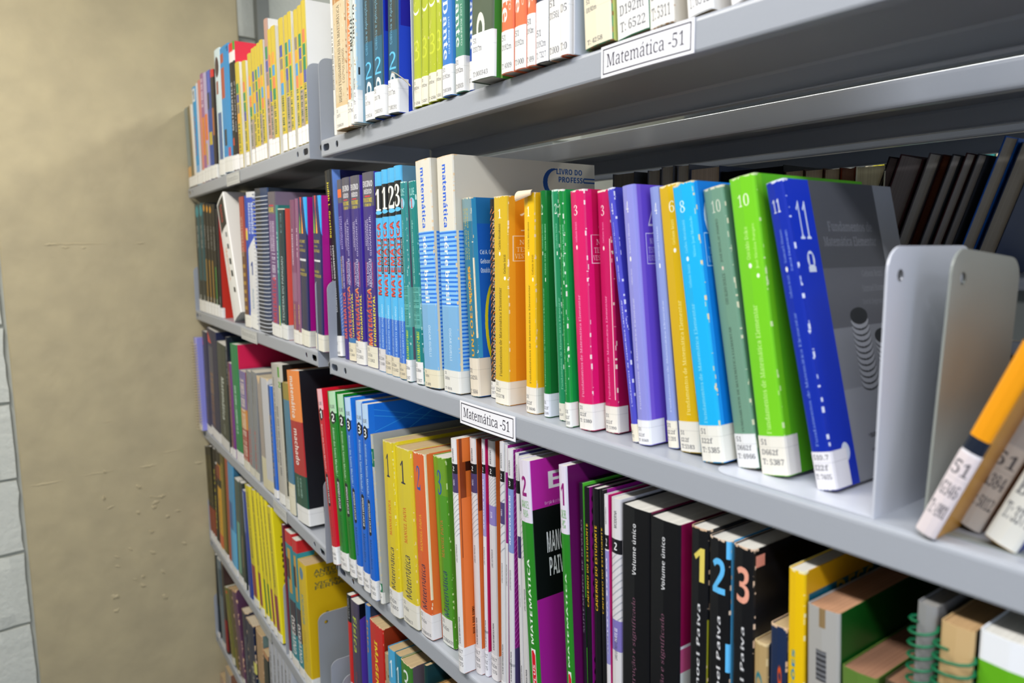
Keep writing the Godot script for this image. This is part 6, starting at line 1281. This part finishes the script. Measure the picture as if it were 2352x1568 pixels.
	bk("l4", .0927, -.003, .0331, .323, .17, -2.5, "141410", "181814", "e9e6e0", .012, "", "black spine with yellow spaced lettering on the fourth left shelf", "nb u d8c820 .3 .7 .2 .8 PENSAR E LER", ".92 1.2 eceae8|")
	bk("l4", .1263, -.003, .0171, .326, .17, -2.5, "201c1c", "241c18", "e9e6e0", .012, "", "narrow black spine with a pale line, fourth left shelf", "R d8d8d8 0 1 .12 .14~R a04030 0 .7 .16 .3", ".92 1.2 eceae8|")
	bk("l4", .1438, -.003, .0493, .327, .17, -2.5, "e0a828", "302418", "e9e6e0", .012, "", "black-topped spine with golden yellow body and orange foot", "R 1c1814 0 1 0 .12~R 8c3428 .1 .9 .13 .26~R 1c1814 0 1 .26 .34~R d86838 0 1 .8 .92~Q u 8c6820 .4 .6 .45 .75", ".93 1 eceae8|")
	bk("l4", .1936, -.003, .0531, .335, .17, -2.5, "5c5018", "483c14", "e9e6e0", .012, "", "dark olive gold patterned spine, fourth left shelf", "R 8c7818 .2 .8 .3 .9~Q u c0a830 .3 .7 .1 .3", ".92 1.3 eceae8|")
	bk("l4", .2596, -.003, .034, .332, .17, -2.5, "a85034", "8c402c", "e9e6e0", .012, "", "narrow rust spine beside the pale blue one, fourth left shelf", "", ".93 1 eceae8|")
	bk("l4", .294, -.003, .068, .328, .17, -2.5, "4898c8", "386c88", "e9e6e0", .012, "", "sky blue spine on the fourth left shelf", "R 3c5c98 .1 .6 .35 .6~R 60b8e8 .4 1 .6 .95", ".93 1.2 eceae8|")
	bk("l4", .3749, -.003, .0505, .3, .17, -1.9, "4c5c54", "3c4c44", "e9e6e0", .012, "", "grey-green spine beside the sky blue one", "R 70a890 .3 .8 .4 .9", ".92 1.3 eceae8|")
	bk("l4", .4297, -.003, .0287, .306, .17, -2.5, "3c443c", "303830", "e9e6e0", .012, "", "dark mossy spine behind the leaning blue book", "R 8c7c50 .2 .6 .5 .8", ".93 1 e4e2dc|")
	bk("l4", .489, -.003, .0377, .292, .18, 3.4, "1c3c98", "1838b0", "e9e6e0", .012, "", "cobalt blue leaning book left of the yellow series", "R 90a8d8 0 .5 .02 .4~n u 505890 .2 .4 .12 .4 Matemática", ".9 .3 eceae8|")
	bk("l4", .543, -.003, .0548, .317, .19, 6.5, "d4c420", "ead81c", "e9e6e0", .012, "", "first leaning yellow spine with small dark lettering from the cobalt blue book", "nb u 605810 .35 .6 .05 .6 Matemática Ensino Médio~R 903048 .1 .9 .66 .92~R ecdc24 .75 1 0 1", ".935 1 efede8|")
	bk("l4", .6084, -.003, .04, .322, .19, 7.5, "d4c420", "ead81c", "e9e6e0", .012, "", "second leaning yellow spine with small dark lettering from the cobalt blue book", "nb u 605810 .35 .6 .05 .6 Matemática Ensino Médio~R 903048 .1 .9 .66 .92~R ecdc24 .75 1 0 1", ".935 1 efede8|")
	bk("l4", .6629, -.003, .0295, .328, .19, 9, "d4c420", "ead81c", "e9e6e0", .012, "", "third leaning yellow spine with small dark lettering from the cobalt blue book", "nb u 605810 .35 .6 .05 .6 Matemática Ensino Médio~R 3c7c20 .3 .9 .66 .92~R ecdc24 .75 1 0 1", ".935 1 efede8|")
	bk("l4", .6944, -.003, .0307, .329, .19, 9, "d4c420", "ead81c", "e9e6e0", .012, "", "fourth leaning yellow spine with small dark lettering from the cobalt blue book", "nb u 605810 .35 .6 .05 .6 Matemática Ensino Médio~R 3c7c20 .3 .9 .66 .92~R ecdc24 .75 1 0 1", ".935 1 efede8|")
	bk("l4", .7259, -.003, .0301, .328, .19, 8.3, "d4c420", "ead81c", "e9e6e0", .012, "", "fifth leaning yellow spine with small dark lettering from the cobalt blue book", "nb u 605810 .35 .6 .05 .6 Matemática Ensino Médio~R 903048 .1 .9 .66 .92~R ecdc24 .75 1 0 1", ".935 1 efede8|")
	bk("l4", .7568, -.003, .0442, .322, .19, 7.6, "d4c420", "ead81c", "e9e6e0", .08, "", "last leaning yellow book, with black capitals on its cover", "nb u 605810 .35 .6 .05 .6 Matemática Ensino Médio~R 903048 .1 .9 .66 .92~R ecdc24 .75 1 0 1~n u 1c1c14 1.3 2.4 .2 .56 PROIBIDA~R f0e01c .9 1 0 1", ".935 1 efede8|")
	bk("l4", .8522, -.003, .0146, .312, .17, 3, "702038", "5c1828", "e9e6e0", .012, "", "narrow crimson spine behind the bookend plate, fourth left shelf", "", ".94 1 e4e2dc|")
	bk("l4", .8749, -.003, .0491, .308, .2, 3, "2c8490", "2c909c", "e9e6e0", .05, "", "left of two teal spines with red tops and printed photographs", "R c8282c 0 1 0 .09~R c8983c .35 .75 .12 .45~R 2c2430 0 .6 .2 .35~R 38303c .2 1 .5 .75~nb u e8e4e0 .3 .8 .62 .9 UNIVERSO~R c8282c 1 4 0 .09~nb h c09030 2 6 .1 .15 UNIV", ".93 1 e8e4dc|")
	bk("l4", .926, -.003, .0355, .306, .2, 3, "2c8490", "2c909c", "e9e6e0", .05, "", "right of two teal spines with red tops and printed photographs", "R c8282c 0 1 0 .09~R c8983c .35 .75 .12 .45~R 2c2430 0 .6 .2 .35~R 38303c .2 1 .5 .75~nb u e8e4e0 .3 .8 .62 .9 UNIVERSO~R c8282c 1 4 0 .09~nb h c09030 2 6 .1 .15 UNIV", ".93 1 e8e4dc|")
	bk("l4", .962, -.003, .053, .27, .19, 3, "d8b818", "dcb414", "cdb48c", .1, "", "thick yellow spine with blue lettering and cover print, behind the grey plate", "E 5c84a0 .25 .7 .04 .14~nb u 6090a0 .2 .6 .26 .5 MATEMÁTICA~n u a09028 .3 .6 .55 .8 ENSINO MÉDIO~n h 404c58 1.3 4.6 .05 .085 ANTONIO NICOLAU~n h 404c58 1.3 2.8 .09 .115 YOUSSEF~n h 404c58 1.3 3.6 .15 .175 VICENTE PAZ~n h 404c58 1.3 3.6 .18 .21 FERNANDEZ~R 605818 1.7 1.8 .4 .65~nb u 3890a8 2.6 3.6 .72 .85 Mat", ".91 2.4 ecebe6|")
	bk("l5", .0274, -.003, .0212, .288, .16, -2.5, "1c2428", "182024", "e9e6e0", .012, "", "slim black-blue spine beside the pillar on the fifth left shelf", "R 1c3c60 .2 .9 .6 .95", ".93 1 e8e4e2|")
	bk("l5", .0822, -.003, .0501, .287, .16, 3, "6c7c88", "586874", "e9e6e0", .012, "", "slate grey spine with spiral edge on the fifth left shelf", "R 3c5868 .4 1 .1 .4", ".94 1 dcdad6|")
	bk("l5", .1328, -.003, .0327, .292, .16, 1.4, "3c3430", "402c28", "cdb48c", .012, "", "dark brown spine with a dark red foot on the fifth left shelf", "R 8c1c24 .2 1 .62 .97", "")
	bk("l5", .2182, -.003, .0437, .232, .17, 14, "6c6c28", "505020", "e9e6e0", .012, "", "olive spine with white page top and red dot on the fifth left shelf", "E d04828 .5 .9 .04 .08~Q u b09830 .3 .6 .3 .9", ".9 1 e0dcd0|")
	bk("l5", .2767, -.003, .045, .252, .17, 14, "5c5030", "483c24", "cdb48c", .012, "d8b088", "brown-olive spine with torn top on the fifth left shelf", "R 8c7820 .3 .7 .7 1", ".95 1 dcd8cc|")
	bk("l5", .3307, -.003, .0527, .269, .17, 14, "644058", "503048", "cdb48c", .012, "d8b088", "dark mauve spine with a frayed beige top on the fifth left shelf", "R c89c74 0 1 0 .03", ".94 1 e0dcd4|")
	bk("l5", .4003, -.003, .0484, .25, .17, 3, "1c2440", "141c34", "e0d0b8", .012, "e8c8a0", "left of two navy spines with frayed white tops on the fifth left shelf", "Q u 6c7488 .4 .7 .3 .8", ".93 1 e0dcd4|")
	bk("l5", .4502, -.003, .0764, .246, .17, 3, "1c2848", "141c34", "e0d0b8", .012, "e8c8a0", "right of two navy spines with white lettering and a yellow tag", "n u c8c4b8 .4 .7 .5 .9 Física~R e0d870 .75 1 .42 .55", "")
	bk("l5", .5415, -.003, .06, .262, .17, .2, "b8946c", "6c8480", "cdb48c", .012, "ecc8a0", "tan torn spine with a grey-green lower half on the fifth left shelf", "R 70847c 0 1 .55 1~R 905c40 .4 .6 .6 1", "")
	bk("l5", .6018, -.003, .046, .23, .15, -1.3, "2c3430", "1c2420", "cdb48c", .012, "", "low dark green spine with a tan top on the fifth left shelf", "R c08c64 0 1 0 .05", "")
	bk("l5", .6611, -.003, .0329, .289, .2, -1.3, "b8bac0", "c8c8cc", "e9e6e0", .012, "", "first slim pale grey spine from the tan torn book on the fifth left shelf", "R 3048a0 .2 .8 .5 .75~Q u 505058 .35 .65 .1 .45", "")
	bk("l5", .6977, -.003, .0301, .299, .2, -1.5, "b8bac0", "c8c8cc", "e9e6e0", .012, "", "second slim pale grey spine from the tan torn book on the fifth left shelf", "R 2c6c60 .2 .8 .6 .75~Q u 505058 .35 .65 .1 .45", "")
	bk("l5", .7332, -.003, .0289, .305, .2, -1.3, "b8bac0", "c8c8cc", "e9e6e0", .012, "", "third slim pale grey spine from the tan torn book on the fifth left shelf", "R c03c30 .2 .8 .6 .8~Q u 505058 .35 .65 .1 .45", "")
	bk("l5", .7625, -.003, .0249, .306, .2, -2.3, "b8bac0", "c8c8cc", "e9e6e0", .012, "", "fourth slim pale grey spine from the tan torn book on the fifth left shelf", "R 3048a0 .2 .8 .5 .75~Q u 505058 .35 .65 .1 .45", "")
	bk("l5", .7926, -.003, .0274, .309, .2, -2, "b8bac0", "c8c8cc", "e9e6e0", .012, "", "fifth slim pale grey spine from the tan torn book on the fifth left shelf", "R 2c6c60 .2 .8 .6 .75~Q u 505058 .35 .65 .1 .45", "")
	bk("l5", .8236, -.003, .0266, .315, .2, -2, "b8bac0", "c8c8cc", "e9e6e0", .012, "", "sixth slim pale grey spine from the tan torn book on the fifth left shelf", "R c03c30 .2 .8 .6 .8~Q u 505058 .35 .65 .1 .45", "")
	bk("l6", .0077, -.003, .0647, .217, .15, 0, "c8a890", "b89880", "cdb48c", .012, "", "small peach-topped book beside the pillar on the lowest left shelf", "", "")
	bk("l6", .098, -.003, .0706, .289, .15, 0, "a8a098", "8c6048", "cdb48c", .012, "", "grey-brown worn book second from the pillar on the lowest left shelf", "R 8c5030 .3 .8 .2 .8", "")
	bk("C", 1.0049, -.004, .0127, .329, .18, 0, "8c8c8c", "6c6c6c", "9c9a98", .02, "", "grey-paged notebook bound with a dark green spiral coil, left of the two", "", "", "spiral_book")
	bk("C", 1.0218, 0, .0205, .324, .18, 0, "c8a878", "1c1c18", "c8a478", .02, "", "aged tan notebook bound with a green spiral coil, right of the two", "R b89868 .2 .8 .1 1", "", "spiral_book")
	bk("C", 1.0445, 0, .0346, .328, .2, 0, "62ac1c", "4c8c14", "e9e6e0", .02, "", "bright green book with a white top edge in the lower right corner", "R eceef2 0 1 0 .06~nb h 3c7c10 .3 .95 .2 .27 vestibular~nb h e8f0e0 .2 .9 .34 .44 2002", "")
